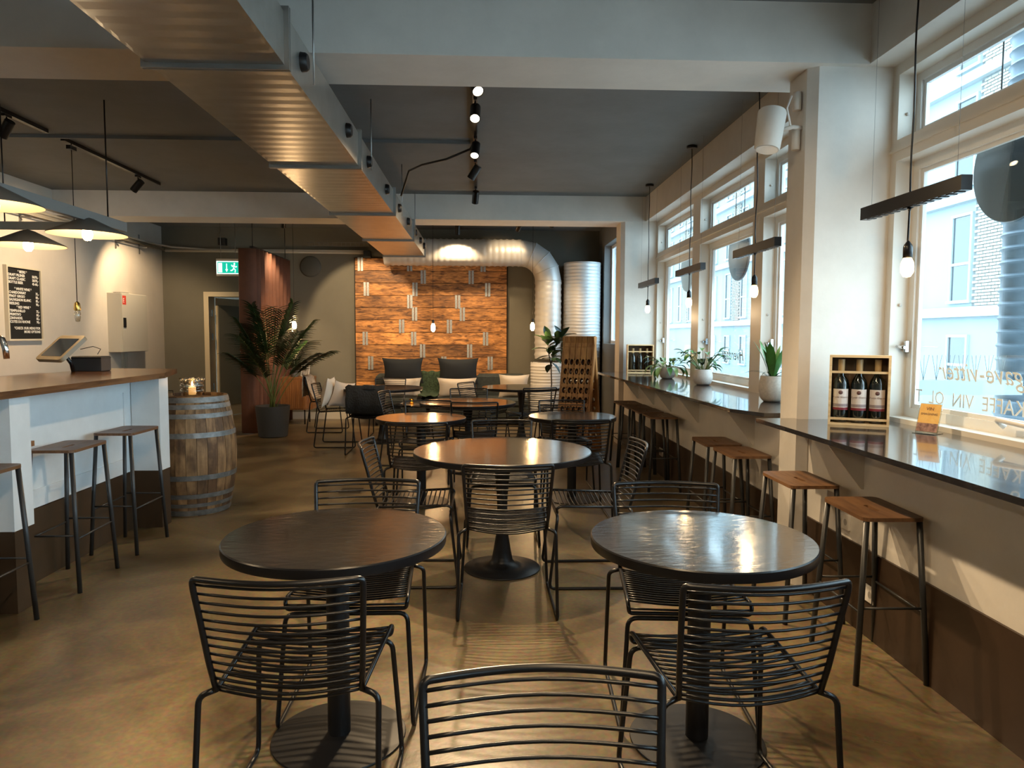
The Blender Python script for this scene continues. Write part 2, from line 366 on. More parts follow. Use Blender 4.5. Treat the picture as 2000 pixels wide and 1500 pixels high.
def window_bay(name, ys, label):
    """ys list of (y0,y1) openings; frame spans from first y0 to last y1"""
    wdw = empty(name); wdw['kind'] = 'structure'; wdw['label'] = label
    y0, y1 = ys[0][0] - .06, ys[-1][1] + .06
    D = .17
    MB().box(XF, XF + D, y0, y1, .95, 1.00).build('window_sill', framew, wdw)
    MB().box(XF, XF + D, y0, y1, 2.87, 2.93).build('frame_head', framew, wdw)
    m = MB().box(XF, XF + D, y0, y1, 2.405, 2.52)
    m.box(XF - .012, XF, y0, y1, 2.455, 2.468)
    m.build('transom', framew, wdw)
    edges = [y0] + [v for pr in zip([a[1] for a in ys[:-1]], [a[0] for a in ys[1:]]) for v in pr] + [y1]
    posts = [(y0, ys[0][0])] + [(ys[i][1], ys[i + 1][0]) for i in range(len(ys) - 1)] + [(ys[-1][1], y1)]
    for a, b in posts:
        m = MB().box(XF, XF + D, a, b, 1.0, 2.405).box(XF, XF + D, a, b, 2.52, 2.87)
        m.build('mullion', framew, wdw)
    for a, b in ys:
        sash(wdw, XF, a, b, 1.0, 2.405); sash(wdw, XF, a, b, 2.52, 2.87, .04)
        # casement handle at the far stile
        if name != 'window_3':
            h = MB().box(XF + .075, XF + .10, b - .035, b - .015, 1.36, 1.42).tube([(XF + .08, b - .025, 1.39), (XF + .03, b - .025, 1.39), (XF + .03, b - .10, 1.385)], .008, 6)
            h.build('window_handle', chrome, wdw)
            for zz in (1.62, 2.20, 2.66):
                MB().lathe([(.0001, 0), (.008, .002), (.010, .008), (.0001, .012)], 10, M=Matrix.Translation((XF + .05, b, zz)) @ Matrix.Rotation(PI / 2, 4, 'X')).build('cover_cap', plastw, wdw)
    return wdw
w1 = window_bay('window_1', [(.96, 2.36), (2.56, 3.89)], 'white framed window with a top light, in the near bay')
w2 = window_bay('window_2', [(4.31, 5.74), (5.97, 7.44), (7.70, 9.24)], 'three-light white framed window in the far bay')
w3 = window_bay('window_3', [(-2.9, -1.0), (-.8, .8)], 'white framed window behind the viewer')
w4 = empty('window_4'); w4['kind'] = 'structure'; w4['label'] = 'narrow window beside the ribbed tank'
MB().box(2.12, 2.18, 10.62, 10.67, 1.32, 2.92).box(2.12, 2.18, 11.70, 11.75, 1.32, 2.92).box(2.12, 2.18, 10.67, 11.7, 1.32, 1.37).box(2.12, 2.18, 10.67, 11.7, 2.87, 2.92).build('sash_frame', frameout, w4)
MB().box(2.145, 2.15, 10.68, 11.69, 1.38, 2.86).build('pane', glass('frosted_pane', (.85, .95, 1), 1, .2), w4)
# small crank stay on the near window sill
st = MB().tube(rounded([(XF + .06, 3.06, 1.04), (XF + .03, 3.08, 1.075), (XF + .035, 2.90, 1.065), (XF + .09, 2.72, 1.07)], .02), .012, 8)
st.build('window_stay', plastw, w1)

# doorway frame and open door leaf
d1 = empty('door_1'); d1['kind'] = 'structure'; d1['label'] = 'cream door frame with an open grey door in the back wall'
cream = mat('cream_door_paint', (.55, .47, .33), .45)
MB().box(-4.70, -4.62, 12.22, 12.5, 0, 2.16).box(-3.94, -3.86, 12.22, 12.5, 0, 2.16).box(-4.62, -3.94, 12.22, 12.5, 2.08, 2.16).build('door_frame', cream, d1)
Md = Matrix.Translation((-4.61, 12.5, 0)) @ Matrix.Rotation(math.radians(74), 4, 'Z')
MB().box(0, .72, -.04, 0, .01, 2.07, M=Md).build('door_leaf', cream, d1)
m_ = MB().box(.02, .7, -.046, -.04, .2, 1.95, M=Md); m_.build('door_panel', mat('grey_door_face', (.2, .19, .15), .5), d1)
MB().box(-4.615, -4.60, 12.3, 12.36, 1.75, 1.86).box(-4.615, -4.60, 12.3, 12.36, 1.35, 1.46).box(-4.615, -4.60, 12.3, 12.36, .5, .61).build('hinge', chrome, d1)
MB().tube([(.62, -.05, 1.03), (.62, -.10, 1.03), (.52, -.10, 1.03)], .01, 8).box(.60, .64, -.055, -.04, .95, 1.12).build('door_handle', black, d1).matrix_local = Md

# ================= OUTSIDE =================
struct('street_ground', MB().box(2.6, 13, -8, 62, -1.0, -.8), mat('street_paving', (.42, .42, .42), .8), 'pale street paving outside the windows')
fac = empty('building', (13, 9, -.8), 0, 'pale brick and panel apartment building across the street', 'building')
facm = mat('pale_blue_render', (.25, .315, .34), .7, noise_amt=.03, noise_scale=.4)
facw = mat('white_band', (.36, .40, .41), .6)
brk = mat('pale_brick', (.25, .25, .22), .8, c2=(.38, .37, .33), noise_scale=9)
mort = mat('dark_mortar', (.13, .14, .14), .9)
winf = mat('far_window_frame', (.38, .42, .43), .5)
wing = mat('far_window_glass', (.03, .05, .06), .12, spec=1.0)
OFF = Vector((13, 9, -.8))
def fb(name, m, *boxes):
    b = MB()
    for q in boxes: b.box(*q)
    o = b.build(name, m, fac); o.data.transform(Matrix.Translation(-OFF)); return o
YB0, YB1 = 9.0, 60.0
floors = [(-.8, 2.0), (2.25, 5.06), (5.35, 8.15), (8.45, 11.2)]
fb('wall', facm, (13.0, 13.6, YB0, YB1, -.8, 11.5))
for z in (2.0, 5.06, 8.15): fb('cornice', facw, (12.78, 13.0, YB0, YB1, z, z + .26))
P = 4.6; Y0 = 18.6 - 2 * P
bricks = MB()
k = 0
while Y0 + k * P < YB1 - 3:
    y = Y0 + k * P
    for fi, (za, zb) in enumerate(floors):
        for ya in (y, y + 2.3):
            zt, zl = (zb - .35, za + .2) if fi else (1.45, .1)
            if fi == 0 and k > 6: continue
            o = fb('far_window', winf, (12.93, 13.0, ya - .07, ya, zl, zt), (12.93, 13.0, ya + .72, ya + .79, zl, zt), (12.93, 13.0, ya - .07, ya + .79, zt, zt + .07), (12.90, 13.0, ya - .12, ya + .84, zl - .08, zl), (12.94, 13.0, ya, ya + .72, zl + (zt - zl) * .42, zl + (zt - zl) * .42 + .07))
            g = MB().box(12.975, 12.985, ya, ya + .72, zl, zt).build('far_pane', wing, o); g.data.transform(Matrix.Translation(-OFF))
        if fi and k < 9:
            fb('brick_field', mort, (12.985, 13.0, y - 1.35, y - .12, za + .03, zb - .02))
            r = 0; z = za + .04
            while z < zb - .10:
                yy = y - 1.35 + (0 if r % 2 else .12)
                while yy < y - .36:
                    bricks.box(12.955 - random.random() * .008, 12.99, yy, yy + .225, z, z + .062)
                    yy += .245
                z += .083; r += 1
    k += 1
bo = bricks.build('brick', brk, fac); bo.data.transform(Matrix.Translation(-OFF)); bo['kind'] = 'stuff'
# exterior spiral duct
def rib_pipe(name, c, r, z0, z1, m, step=.10, rib=.012, n=24, parent=None):
    prof = []; z = z0
    while z < z1 - step:
        prof += [(r, z), (r, z + step * .62), (r + rib, z + step * .80), (r, z + step * .97)]; z += step
    prof += [(r, z1)]
    b = MB(); b.lathe([(.001, z0)] + [(r, z0)], n, c); b.lathe(prof, n, c); b.lathe([(r, z1), (.001, z1)], n, c)
    return b.build(name, m, parent, edge=50)
o = rib_pipe('ventilation_duct', (3.42, 4.25, 0), .21, -.8, 4.2, mat('dark_blue_grey_duct', (.11, .15, .19), .45, metal=.4), .085, .012)
tag(o, 'dark ribbed vertical duct outside the near window', 'duct')
lg = empty('spiked_ledge', (2.6, 4.15, 1.1), 0, 'grey steel ledge with bird spikes outside the near window', 'ledge')
MB().box(-.14, .62, -.05, .05, 0, .085).build('ledge_beam', mat('blue_grey_steel', (.22, .30, .34), .5), lg)
sp = MB()
for i in range(9):
    x = -.12 + i * .08
    for a, b in ((-.045, -.03), (.045, .03), (.0, -.0)):
        sp.tube([(x, 0, .085), (x + a * 1.1, b, .235)], .0015, 4)
sp.build('bird_spikes', mat('spike_steel', (.12, .16, .18), .4, metal=.6), lg)['kind'] = 'stuff'
# discs outside the glass
for i, (yy, mm, lb) in enumerate([(3.38, mat('disc_dark', (.02, .024, .028), .25), 'dark round sign disc hanging outside the near window'), (7.08, mat('disc_dark', (0, 0, 0)), 'dark round sign disc hanging outside the middle pane of the far window'), (8.86, mat('disc_grey', (.33, .35, .35), .35), 'pale grey round sign disc hanging outside the farthest pane')]):
    d = empty('sign_disc', (2.56, yy, 2.28), 0, lb, 'sign', 'round sign discs outside the windows')
    MB().cyl((0, 0, 0), .28, -.014, .014, 48, bev=.004, M=Matrix.Rotation(PI / 2, 4, 'Y')).build('disc', mm, d)
    MB().tube([(0, -.12, .25), (0, -.12, .75)], .004, 6).tube([(0, .12, .25), (0, .12, .75)], .004, 6).build('hanger', blackm, d)
# mirrored window lettering on the glass (read from the street)
letm = mat('white_window_lettering', (.62, .66, .66), .5); letd = mat('dark_window_lettering', (.12, .2, .22), .5)
def glass_text(txt, size, y, z, m, shear, label, grp=None):
    # text runs towards -Y when seen from inside (mirrored): local x -> +Y... viewed from street reads normally
    Mx = Matrix(((0, 0, 1, XF + .119), (1, 0, 0, y), (0, 1, 0, z), (0, 0, 0, 1)))
    o = text_mesh('window_lettering', txt, size, m, None, Mx, 'LEFT', .0006, shear)
    tag(o, label, 'lettering', grp); return o
glass_text('Natur- gave-vitter', .135, 2.62, 1.225, letm, .35, 'pale mirrored script lettering on the near window')
glass_text('TH 7-10  KAFFE  VIN  OL  TAPAS', .10, 2.62, 1.09, letm, 0, 'thin mirrored capitals below the script on the near window')
glass_text('Hverdage', .15, 6.42, 1.22, letd, .35, 'grey mirrored script lettering on the middle pane of the far window')
# ================= CHAIRS =================
def make_chair():
    r = empty('wire_chair', cat='chair')
    T = .0086
    # sled frame: one bent rod
    fr = [(-.20, -.195, .462), (-.247, -.205, .447), (-.252, -.265, .008), (-.247, .262, .008), (-.222, .215, .418), (.222, .215, .418), (.247, .262, .008), (.252, -.265, .008), (.247, -.205, .447), (.20, -.195, .462)]
    MB().tube(rounded(fr, .035, 5), T, 10).build('sled_frame', black, r)
    # seat frame: side rods, front lip
    sf = [(-.20, -.20, .462), (-.222, .20, .475), (-.222, .222, .462), (-.218, .216, .436), (.218, .216, .436), (.222, .222, .462), (.222, .20, .475), (.20, -.20, .462)]
    MB().tube(rounded(sf, .02, 4), .0076, 8).build('seat_frame', black, r)
    # back frame: curved top rail
    top = [(-.222 + .444 * k / 10, -.285 - .045 * math.sin(PI * k / 10), .805) for k in range(11)]
    bf = [(-.20, -.20, .462)] + [(-.208, -.225, .55), (-.216, -.255, .68), (-.222, -.28, .775)] + [Vector(top[0]) + Vector((.0, 0, 0))] + [Vector(t) for t in top[1:-1]] + [Vector(top[-1])] + [(.222, -.28, .775), (.216, -.255, .68), (.208, -.225, .55), (.20, -.20, .462)]
    MB().tube(rounded(bf, .028, 4), T, 10).build('back_frame', black, r)
    def wire(name, a, b, sag):
        A, B = Vector(a), Vector(b); s = Vector(sag)
        pts = [A.lerp(B, k / 8) + s * math.sin(PI * k / 8) for k in range(9)]
        MB().tube(pts, .0041, 6).build(name, black, r)
    for i in range(13):
        t = (i + .55) / 13.2; z = .462 + t * (.805 - .462)
        x = .20 + .022 * t; y = -.20 - .083 * t
        wire('back_wire', (-x, y, z), (x, y, z), (0, -.032 - .010 * t, -.010 * (1 - t)))
    for i in range(15):
        t = (i + .15) / 15; y = -.20 + t * .415; z = .462 + .013 * t; x = .20 + .022 * t
        wire('seat_wire', (-x, y, z), (x, y, z), (0, -.008 * (1 - t), -.026 + .010 * t))
    wire('seat_wire', (-.222, .221, .455), (.222, .221, .455), (0, 0, -.004))
    return r
chair0 = make_chair(); ch_used = False
G1 = 'black wire chairs around the round tables'
CH = [
 (.112, .99, PI, 'black wire chair cut off by the bottom edge of the photo, nearest the viewer'),
 (-.53, 2.125, -.02, 'black wire chair at the left front table, back turned to the viewer'),
 (.72, 2.05, .05, 'black wire chair at the right front table, back turned to the viewer'),
 (-.50, 2.79, PI, 'black wire chair behind the left front table, facing the viewer'),
 (.765, 2.70, PI - .07, 'black wire chair behind the right front table, facing the viewer'),
 (.125, 3.745, 0, 'black wire chair in front of the large middle table, back to the viewer'),
 (.14, 4.99, PI, 'black wire chair behind the large middle table, facing the viewer'),
 (-.40, 4.22, -PI / 2 - .0, 'black wire chair seen side-on at the left of the large middle table'),
 (.64, 4.18, PI / 2, 'black wire chair seen side-on at the right of the large middle table'),
 (-.485, 5.46, 0, 'black wire chair in front of the small round table on the left'),
 (.745, 5.61, 0, 'black wire chair in front of the small round table on the right'),
 (-.08, 7.03, 0, 'black wire chair in front of the fourth table back, back to the viewer'),
 (-.17, 8.22, PI, 'black wire chair behind the fourth table back, facing the viewer'),
 (.02, 9.45, -PI / 2 - .5, 'black wire chair at the left side of the back right table'),
 (.60, 8.90, .35, 'black wire chair in front of the back right table, turned slightly'),
 (1.05, 9.70, PI / 2 + .35, 'black wire chair right of the back right table, before the ficus'),
 (.775, 6.66, PI, 'black wire chair behind the small round table on the right'),
 (-.53, 6.60, PI, 'black wire chair behind the small round table on the left'),
 (-1.89, 9.33, -PI / 2, 'black wire chair holding two cream cushions, left of the back left table'),
 (-2.33, 10.75, -PI / 2, 'black wire chair with a fleece over its back, beside the wooden cabinet'),
 (-1.40, 8.76, .02, 'black wire chair covered with a dark throw, in front of the back left table'),
 (-1.36, 10.22, PI, 'black wire chair behind the back left table, facing the viewer'),
 (-.84, 8.02, -PI / 2 - .15, 'black wire chair seen edge-on, left of the fourth table back'),
]
# rz=0 faces +Y ; -pi/2 faces +X
for x, y, rz, lb in CH:
    place(chair0, ch_used, (x, y, 0), rz, lb, G1); ch_used = True

# ================= TABLES =================
def make_table(R, kind, label, group, name='round_table'):
    t = empty(name, cat='table', label=label, group=group)
    MB().lathe([(.0001, .703), (R - .010, .703), (R - .002, .706), (R, .712), (R, .736), (R - .004, .74)], 96).build('table_edge', black, t, edge=40)
    MB().lathe([(R - .004, .74), (.0001, .74)], 96, smooth=False).build('table_top', tablem, t)
    if kind == 'column':
        MB().lathe([(.0001, 0), (.235, 0), (.237, .004), (.235, .008), (.05, .018), (.0001, .018)], 64).build('base_plate', blackm, t, edge=40)
        MB().cyl((0, 0, 0), .04, .016, .692, 32).build('column', blackm, t, edge=40)
    else:
        pr = [(.0001, 0), (.235, 0), (.237, .004), (.235, .008), (.13, .020), (.085, .030), (.066, .055), (.055, .11), (.034, .24), (.030, .34), (.034, .46), (.048, .60), (.058, .68), (.06, .692)]
        MB().lathe(pr, 64).build('trumpet_base', blackm, t, edge=60)
    MB().cyl((0, 0, 0), min(.2, R * .4), .69, .703, 32).build('top_flange', blackm, t, edge=40)
    return t
G2 = 'round black tables down the middle of the room'
ta = make_table(.385, 'column', '', G2)
place(ta, False, (-.515, 2.49, 0), 0, 'round black pedestal table at the left front', G2)
place(ta, True, (.765, 2.42, 0), .2, 'round black pedestal table at the right front, reflecting the windows', G2)
place(ta, True, (-.53, 6.09, 0), .5, 'small round table on the left behind the large middle table', G2)
place(ta, True, (.787, 6.20, 0), .9, 'small round table on the right beside the far stools', G2)
tb = make_table(.545, 'trumpet', '', G2)
place(tb, False, (.12, 4.33, 0), .1, 'large round table on a trumpet base in the middle of the room', G2)
place(tb, True, (-.16, 7.50, 0), .4, 'round table in the fourth row back, centre', G2).scale = (.93, .93, 1)
place(tb, True, (-1.36, 9.62, 0), .7, 'round table at the back left beside the cushioned chair', G2)
place(tb, True, (.53, 9.75, 0), 1.1, 'round table at the back right beside the ficus', G2)
# low table with tealights
lt = empty('coffee_table', (-.80, 10.35, 0), 0, 'low black coffee table with two tealights before the sofa', 'table')
MB().cyl((0, 0, 0), .42, .43, .45, 48, bev=.003).build('table_top', black, lt, edge=40)
MB().lathe([(.0001, 0), (.2, 0), (.2, .008), (.04, .02), (.03, .03), (.03, .43)], 32).build('table_base', blackm, lt, edge=40)
flame = mat('candle_flame', (1, .6, .2), emit=(1, .55, .18), es=30)
wax = mat('candle_wax', (.9, .8, .6), .5, emit=(1, .5, .15), es=.8)
yg = glass('amber_glass', (1, .72, .25), 1.2)
for x, y, lb in ((-1.03, 10.30, 'lit tealight in amber glass at the left of the coffee table'), (-.53, 10.25, 'lit tealight in amber glass at the right of the coffee table')):
    t = empty('tealight', (x, y, .4505), 0, lb, 'candle', 'tealights on the coffee table')
    MB().lathe([(.028, 0), (.036, .03), (.036, .075), (.033, .075), (.033, .03), (.025, .004), (.0001, .004)], 24).build('glass_cup', yg, t)
    MB().cyl((0, 0, 0), .02, .005, .022, 16).build('candle', wax, t)
    MB().lathe([(.0001, .024), (.006, .032), (.004, .045), (.0001, .058)], 10).build('flame', flame, t)
    lamp('candle_light', 'POINT', (x, y, .55), 1.2, WARM2, size=.02)

# ================= STOOLS =================
def make_stool(h, s=1.0):
    r = empty('bar_stool', cat='stool')
    # seat: long axis Y, rounded quad plan with a slot; slightly bowed
    hx, hy = .128 * s, .198 * s; rad = .035
    # outline
    corners = [(hx, hy), (-hx, hy), (-hx, -hy), (hx, -hy)]; out = []
    for i, (cx_, cy_) in enumerate(corners):
        sx, sy = (1 if cx_ > 0 else -1), (1 if cy_ > 0 else -1); a0 = i * PI / 2
        for k in range(5):
            a = a0 + k * PI / 8; out.append((cx_ - sx * rad + rad * math.cos(a), cy_ - sy * rad + rad * math.sin(a)))
    slot = [(.011, .055), (-.011, .055), (-.011, -.055), (.011, -.055)]; sl = []
    for i, (cx_, cy_) in enumerate(slot):
        sx, sy = (1 if cx_ > 0 else -1), (1 if cy_ > 0 else -1); a0 = i * PI / 2
        for k in range(5):
            a = a0 + k * PI / 8; sl.append((cx_ - sx * .009 + .009 * math.cos(a), cy_ - sy * .009 + .009 * math.sin(a)))
    n = len(out); vs = []
    def zz(x, y): return h - .006 * (1 - (y / hy) ** 2)
    for zoff, ring in ((0, out), (0, sl), (-.016, out), (-.016, sl)):
        vs += [(x, y, zz(x, y) + zoff) for x, y in ring]
    fs = []
    for i in range(n):
        j = (i + 1) % n
        fs += [(i, j, n + j, n + i), (2 * n + j, 2 * n + i, 3 * n + i, 3 * n + j), (2 * n + i, 2 * n + j, j, i), (n + i, n + j, 3 * n + j, 3 * n + i)]
    MB().add(vs, fs).build('seat', stoolw, r)
    for sx in (-1, 1):
        for sy in (-1, 1):
            MB().tube([(sx * (hx - .018), sy * (hy - .022), h - .018), (sx * .148 * s, sy * .212 * s, 0)], .0125, 10).build('leg', greyleg, r)
    q = .30
    def lp(sx, sy):
        t = 1 - q / h; return (sx * ((hx - .018) * (1 - t) + .148 * s * t), sy * ((hy - .022) * (1 - t) + .212 * s * t), q)
    for a, b in (((1, 1), (1, -1)), ((-1, 1), (-1, -1))):
        MB().tube([lp(*a), lp(*b)], .0055, 6).build('footrest', greyleg, r)
    for a, b in (((1, 1), (-1, 1)), ((1, -1), (-1, -1))):
        p = Vector(lp(*a)), Vector(lp(*b)); MB().tube([p[0] + Vector((0, 0, .02)), p[1] + Vector((0, 0, .02))], .0055, 6).build('footrest', greyleg, r)
    return r
s0 = make_stool(.70)
G3 = 'wooden bar stools under the window counters'
RS = [(1.70, 3.00, -.03, 'brown wooden seat bar stool under the near window counter, closest to the viewer'),
      (1.665, 3.63, .0, 'brown wooden seat bar stool in front of the near pillar'),
      (1.675, 4.50, .02, 'brown wooden seat bar stool just beyond the near pillar'),
      (1.665, 4.97, -.02, 'brown wooden seat bar stool second beyond the near pillar, partly behind its neighbour'),
      (1.67, 6.60, 0, 'nearest of the four stools lined up under the far counter'),
      (1.655, 7.06, 0, 'second of the four stools lined up under the far counter'),
      (1.64, 7.48, 0, 'third of the four stools lined up under the far counter'),
      (1.625, 7.90, 0, 'farthest of the four stools lined up under the far counter')]
for i, (x, y, rz, lb) in enumerate(RS): place(s0, i > 0, (x, y, 0), rz, lb, G3)
s1 = make_stool(.80)
for i, (x, y, rz, lb) in enumerate([(-2.40, 3.385, 0, 'tall wooden seat bar stool at the left edge of the photo by the bar'), (-2.395, 4.175, .02, 'tall wooden seat bar stool in the middle of the bar front'), (-2.40, 4.865, -.02, 'tall wooden seat bar stool nearest the wine barrel')]):
    place(s1, i > 0, (x, y, 0), rz, lb, 'tall bar stools along the white bar')

# ================= WINDOW COUNTERS =================
def counter(name, poly, brackets, label):
    t = empty(name, (0, 0, 0), 0, label, 'counter', 'dark counters under the windows')
    MB().prism(poly, .952, .975).build('counter_top', benchm, t)
    for y in brackets:
        b = MB(); vs = [(XW, y, .952), (XW - .20, y, .952), (XW - .20, y, .938), (XW - .012, y, .70), (XW, y, .70)]
        n = len(vs); v2 = [(a, c + .012, d) for a, c, d in vs]
        b.add(vs + v2, [tuple(range(n)), tuple(reversed(range(n, 2 * n)))] + [(i, n + i, n + (i + 1) % n, (i + 1) % n) for i in range(n)])
        b.build('bracket', framew, t)
    return t
counter('window_counter', [(1.565, -1.2), (2.269, -1.2), (2.269, 3.94), (1.79, 3.94), (1.79, 3.99), (1.565, 3.99)], (.6, 2.1, 3.35), 'dark slate window counter in the near bay carrying the wine crate')
counter('window_counter', [(1.60, 4.52), (1.72, 4.255), (2.269, 4.255), (2.269, 9.29), (1.49, 9.29), (1.49, 8.9)], (4.75, 6.0, 6.9, 7.6, 8.4), 'dark slate window counter in the far bay carrying three potted plants')

# ================= BAR =================
bar = empty('bar_counter', (-2.8, 3.5, 0), 0, 'white panelled bar front with brown base beside the tall stools', 'bar')
def lb_(name, m, *boxes, bev=0):
    b = MB()
    for q in boxes: b.box(*q, bev=bev)
    o = b.build(name, m, bar); o.data.transform(Matrix.Translation((2.8, -3.5, 0))); return o
barw = mat('bar_white_paint', (.70, .74, .76), .35, noise_amt=.04, noise_scale=5, bump=.04, bump_scale=8)
barb = mat('bar_brown_base', (.055, .033, .018), .35, noise_amt=.2, noise_scale=2.5)
lb_('front_panel', barw, (-2.66, -2.60, .5, 5.5, .43, 1.12))
lb_('panel_frame', barw, (-2.60, -2.592, 3.85, 5.27, .50, .54), (-2.60, -2.592, 3.85, 5.27, 1.02, 1.12), (-2.60, -2.592, 3.85, 3.90, .54, 1.02), (-2.60, -2.592, 5.22, 5.27, .54, 1.02))
lb_('base_panel', barb, (-2.655, -2.595, .5, 5.5, 0, .425))
for a, b in ((1.9, 2.06), (3.67, 3.83), (5.33, 5.48)):
    lb_('post', barw, (-2.595, -2.39, a, b, .43, 1.12)); lb_('post_base', barb, (-2.595, -2.392, a + .002, b - .002, 0, .43))
lb_('foot_shelf', cabw, (-2.60, -2.56, 2.06, 3.67, .86, .89), (-2.60, -2.57, 3.83, 4.15, .80, .83))
bt = MB().prism([(-3.15, .3), (-2.34, .3), (-2.34, 5.32), (-2.53, 5.98), (-3.15, 6.05)], 1.12, 1.158)
tag(bt.build('worktop', bartopw), 'polished brown wooden bar top over the white bar', 'worktop')
bc = empty('back_bar', (-5.1, 6.2, 0), 0, 'low wooden back counter along the wall under the menu board', 'counter')
MB().box(-.28, .30, -3.4, 2.6, .93, .97).build('worktop', bartopw, bc)
MB().box(-.28, .26, -3.4, 2.6, 0, .93).build('cabinet_body', mat('dark_cabinet', (.05, .04, .03), .5), bc)
# tap (left edge of view)
tp = empty('beer_tap', (-3.0, 4.42, 1.158), .3, 'curved chrome tap on the bar at the left edge of the photo', 'tap')
MB().cyl((0, 0, 0), .03, 0, .02, 20, bev=.003).tube([(0, 0, .02), (0, 0, .22)], .018, 14).build('tap_column', chrome, tp, edge=40)
MB().tube([(0, 0, .20), (.01, 0, .25), (.045, 0, .275), (.085, 0, .25), (.10, 0, .19), (.104, 0, .13)], [.016, .017, .018, .018, .018, .016], 14).build('spout', chrome, tp)
# payment terminal
pos = empty('payment_terminal', (-3.05, 5.47, 1.158), 0, 'beige framed tablet payment terminal tilted on the bar', 'terminal')
Mt = Matrix.Translation((-.03, -.14, .175)) @ Matrix.Scale(1.22, 4) @ Matrix.Rotation(-.55, 4, 'Z') @ Matrix.Rotation(math.radians(-48), 4, 'X')
bez = mat('beige_tablet_frame', (.30, .25, .17), .4)
def rrect(hx, hz, r, n=5):
    out = []
    for i, (sx, sy) in enumerate(((1, 1), (-1, 1), (-1, -1), (1, -1))):
        for k in range(n + 1):
            a = i * PI / 2 + k * PI / 2 / n; out.append((sx * (hx - r) + r * math.cos(a), sy * (hz - r) + r * math.sin(a)))
    return out
Mf = Mt @ Matrix.Rotation(PI / 2, 4, 'X')
MB().prism(rrect(.135, .105, .024), -.012, .012, M=Mf).build('tablet_frame', bez, pos)
MB().prism(rrect(.105, .076, .006), .012, .0135, M=Mf).build('screen', mat('dark_screen', (.01, .012, .014), .08, emit=(.05, .05, .045), es=.25), pos)
MB().tube([(-.03, -.10, .13), (-.02, -.04, .06), (-.02, -.02, .0)], .014, 10).build('stand_arm', black, pos)
MB().tube([(.06, -.06, .17), (.12, .0, .19), (.15, .05, .17), (.12, .06, .13)], .003, 6).build('cable', black, pos)
MB().box(-.06, .16, .03, .17, 0, .115, bev=.006).build('printer_box', mat('dark_grey_plastic', (.03, .032, .035), .45), pos)
MB().box(-.062, .162, .028, .172, .098, .104).build('printer_slot', blackm, pos)
# ================= BARREL =================
ba = empty('wine_barrel', (-2.385, 5.90, 0), .1, 'weathered oak wine barrel with steel hoops at the end of the bar', 'barrel')
def brr(z): return .272 + (.338 - .272) * math.sin(PI * z / .95)
NS = 26
for i in range(NS):
    a0 = 2 * PI * i / NS + .004; a1 = 2 * PI * (i + 1) / NS - .004
    b = MB(); vs = []; zs = [.95 * k / 10 for k in range(11)]
    off = random.uniform(-.0012, .0012)
    for z in zs:
        for a in (a0, (a0 + a1) / 2, a1): vs.append(((brr(z) + off) * math.cos(a), (brr(z) + off) * math.sin(a), z))
        for a in (a1, a0): vs.append(((brr(z) - .024) * math.cos(a), (brr(z) - .024) * math.sin(a), z))
    fs = []
    for k in range(10):
        for j in range(5): l = (j + 1) % 5; fs.append((5 * k + j, 5 * k + l, 5 * k + 5 + l, 5 * k + 5 + j))
    fs += [(4, 3, 2, 1, 0), tuple(50 + q for q in range(5))]
    b.add(vs, fs).build('stave', stavew, ba)
hoopm = mat('galvanised_hoop', (.20, .205, .205), .5, metal=.6, noise_amt=.3, noise_scale=14, bump=.15, bump_scale=30)
for zc, hh in ((.925, .04), (.872, .036), (.800, .036), (.650, .040), (.315, .040), (.165, .036), (.09, .030), (.028, .042)):
    z0, z1 = zc - hh / 2, zc + hh / 2; e = .0045
    MB().lathe([(brr(z0) + .001, z0), (brr(z0) + e, z0), (brr(z1) + e, z1), (brr(z1) + .001, z1)], 64).build('hoop', hoopm, ba, edge=40)
for i in range(6):
    y0 = -.245 + i * .082; hw = lambda y: math.sqrt(max(.0, .244 ** 2 - y * y))
    a, b_ = y0 + .002, y0 + .080
    MB().prism([(-hw(a), a), (hw(a), a), (hw(b_), b_), (-hw(b_), b_)], .90, .925 + random.uniform(-.001, .001)).build('head_board', stavew, ba)
# bubble glass candle holder
ch = empty('candle_holder', (-2.33, 5.78, .952), 0, 'bubble glass candle holder with a lit candle on the barrel', 'candle')
cg = glass('clear_glass', (.86, .84, .78), 3.5)
pr = [(.0001, 0), (.07, 0)]
for k in range(3):
    for j in range(7):
        a = -PI / 2 + PI * j / 6; pr.append((.074 + .016 * math.cos(a), .02 + k * .04 + .02 + .019 * math.sin(a)))
pr += [(.055, .142), (.052, .138), (.068, .12), (.068, .01), (.0001, .006)]
MB().lathe(pr, 36).build('bubble_glass', cg, ch)
for k in range(10):
    a = 2 * PI * k / 10
    MB().lathe([(.0001, -.014), (.010, -.010), (.014, 0), (.010, .010), (.0001, .014)], 12, (.088 * math.cos(a), .088 * math.sin(a), .132)).build('glass_bead', cg, ch)
MB().cyl((0, 0, 0), .028, .008, .07, 24, bev=.003).build('candle', wax, ch)
MB().lathe([(.0001, .075), (.008, .088), (.005, .105), (.0001, .122)], 10).build('flame', flame, ch)
lamp('candle_light', 'POINT', (-2.33, 5.78, 1.06), .8, WARM2, size=.03)
MB().box(0, 0, 0, 0, 0, 0)
ct = MB().tube([(-.10, -.16, .95), (-.10, -.16, .985), (-.22, -.10, .985), (-.22, -.10, .95)], .004, 6)
tag(ct.build('wire_holder', black), 'small black wire holder on the barrel behind the bar corner', 'holder').location = (-2.385, 5.95, .003)
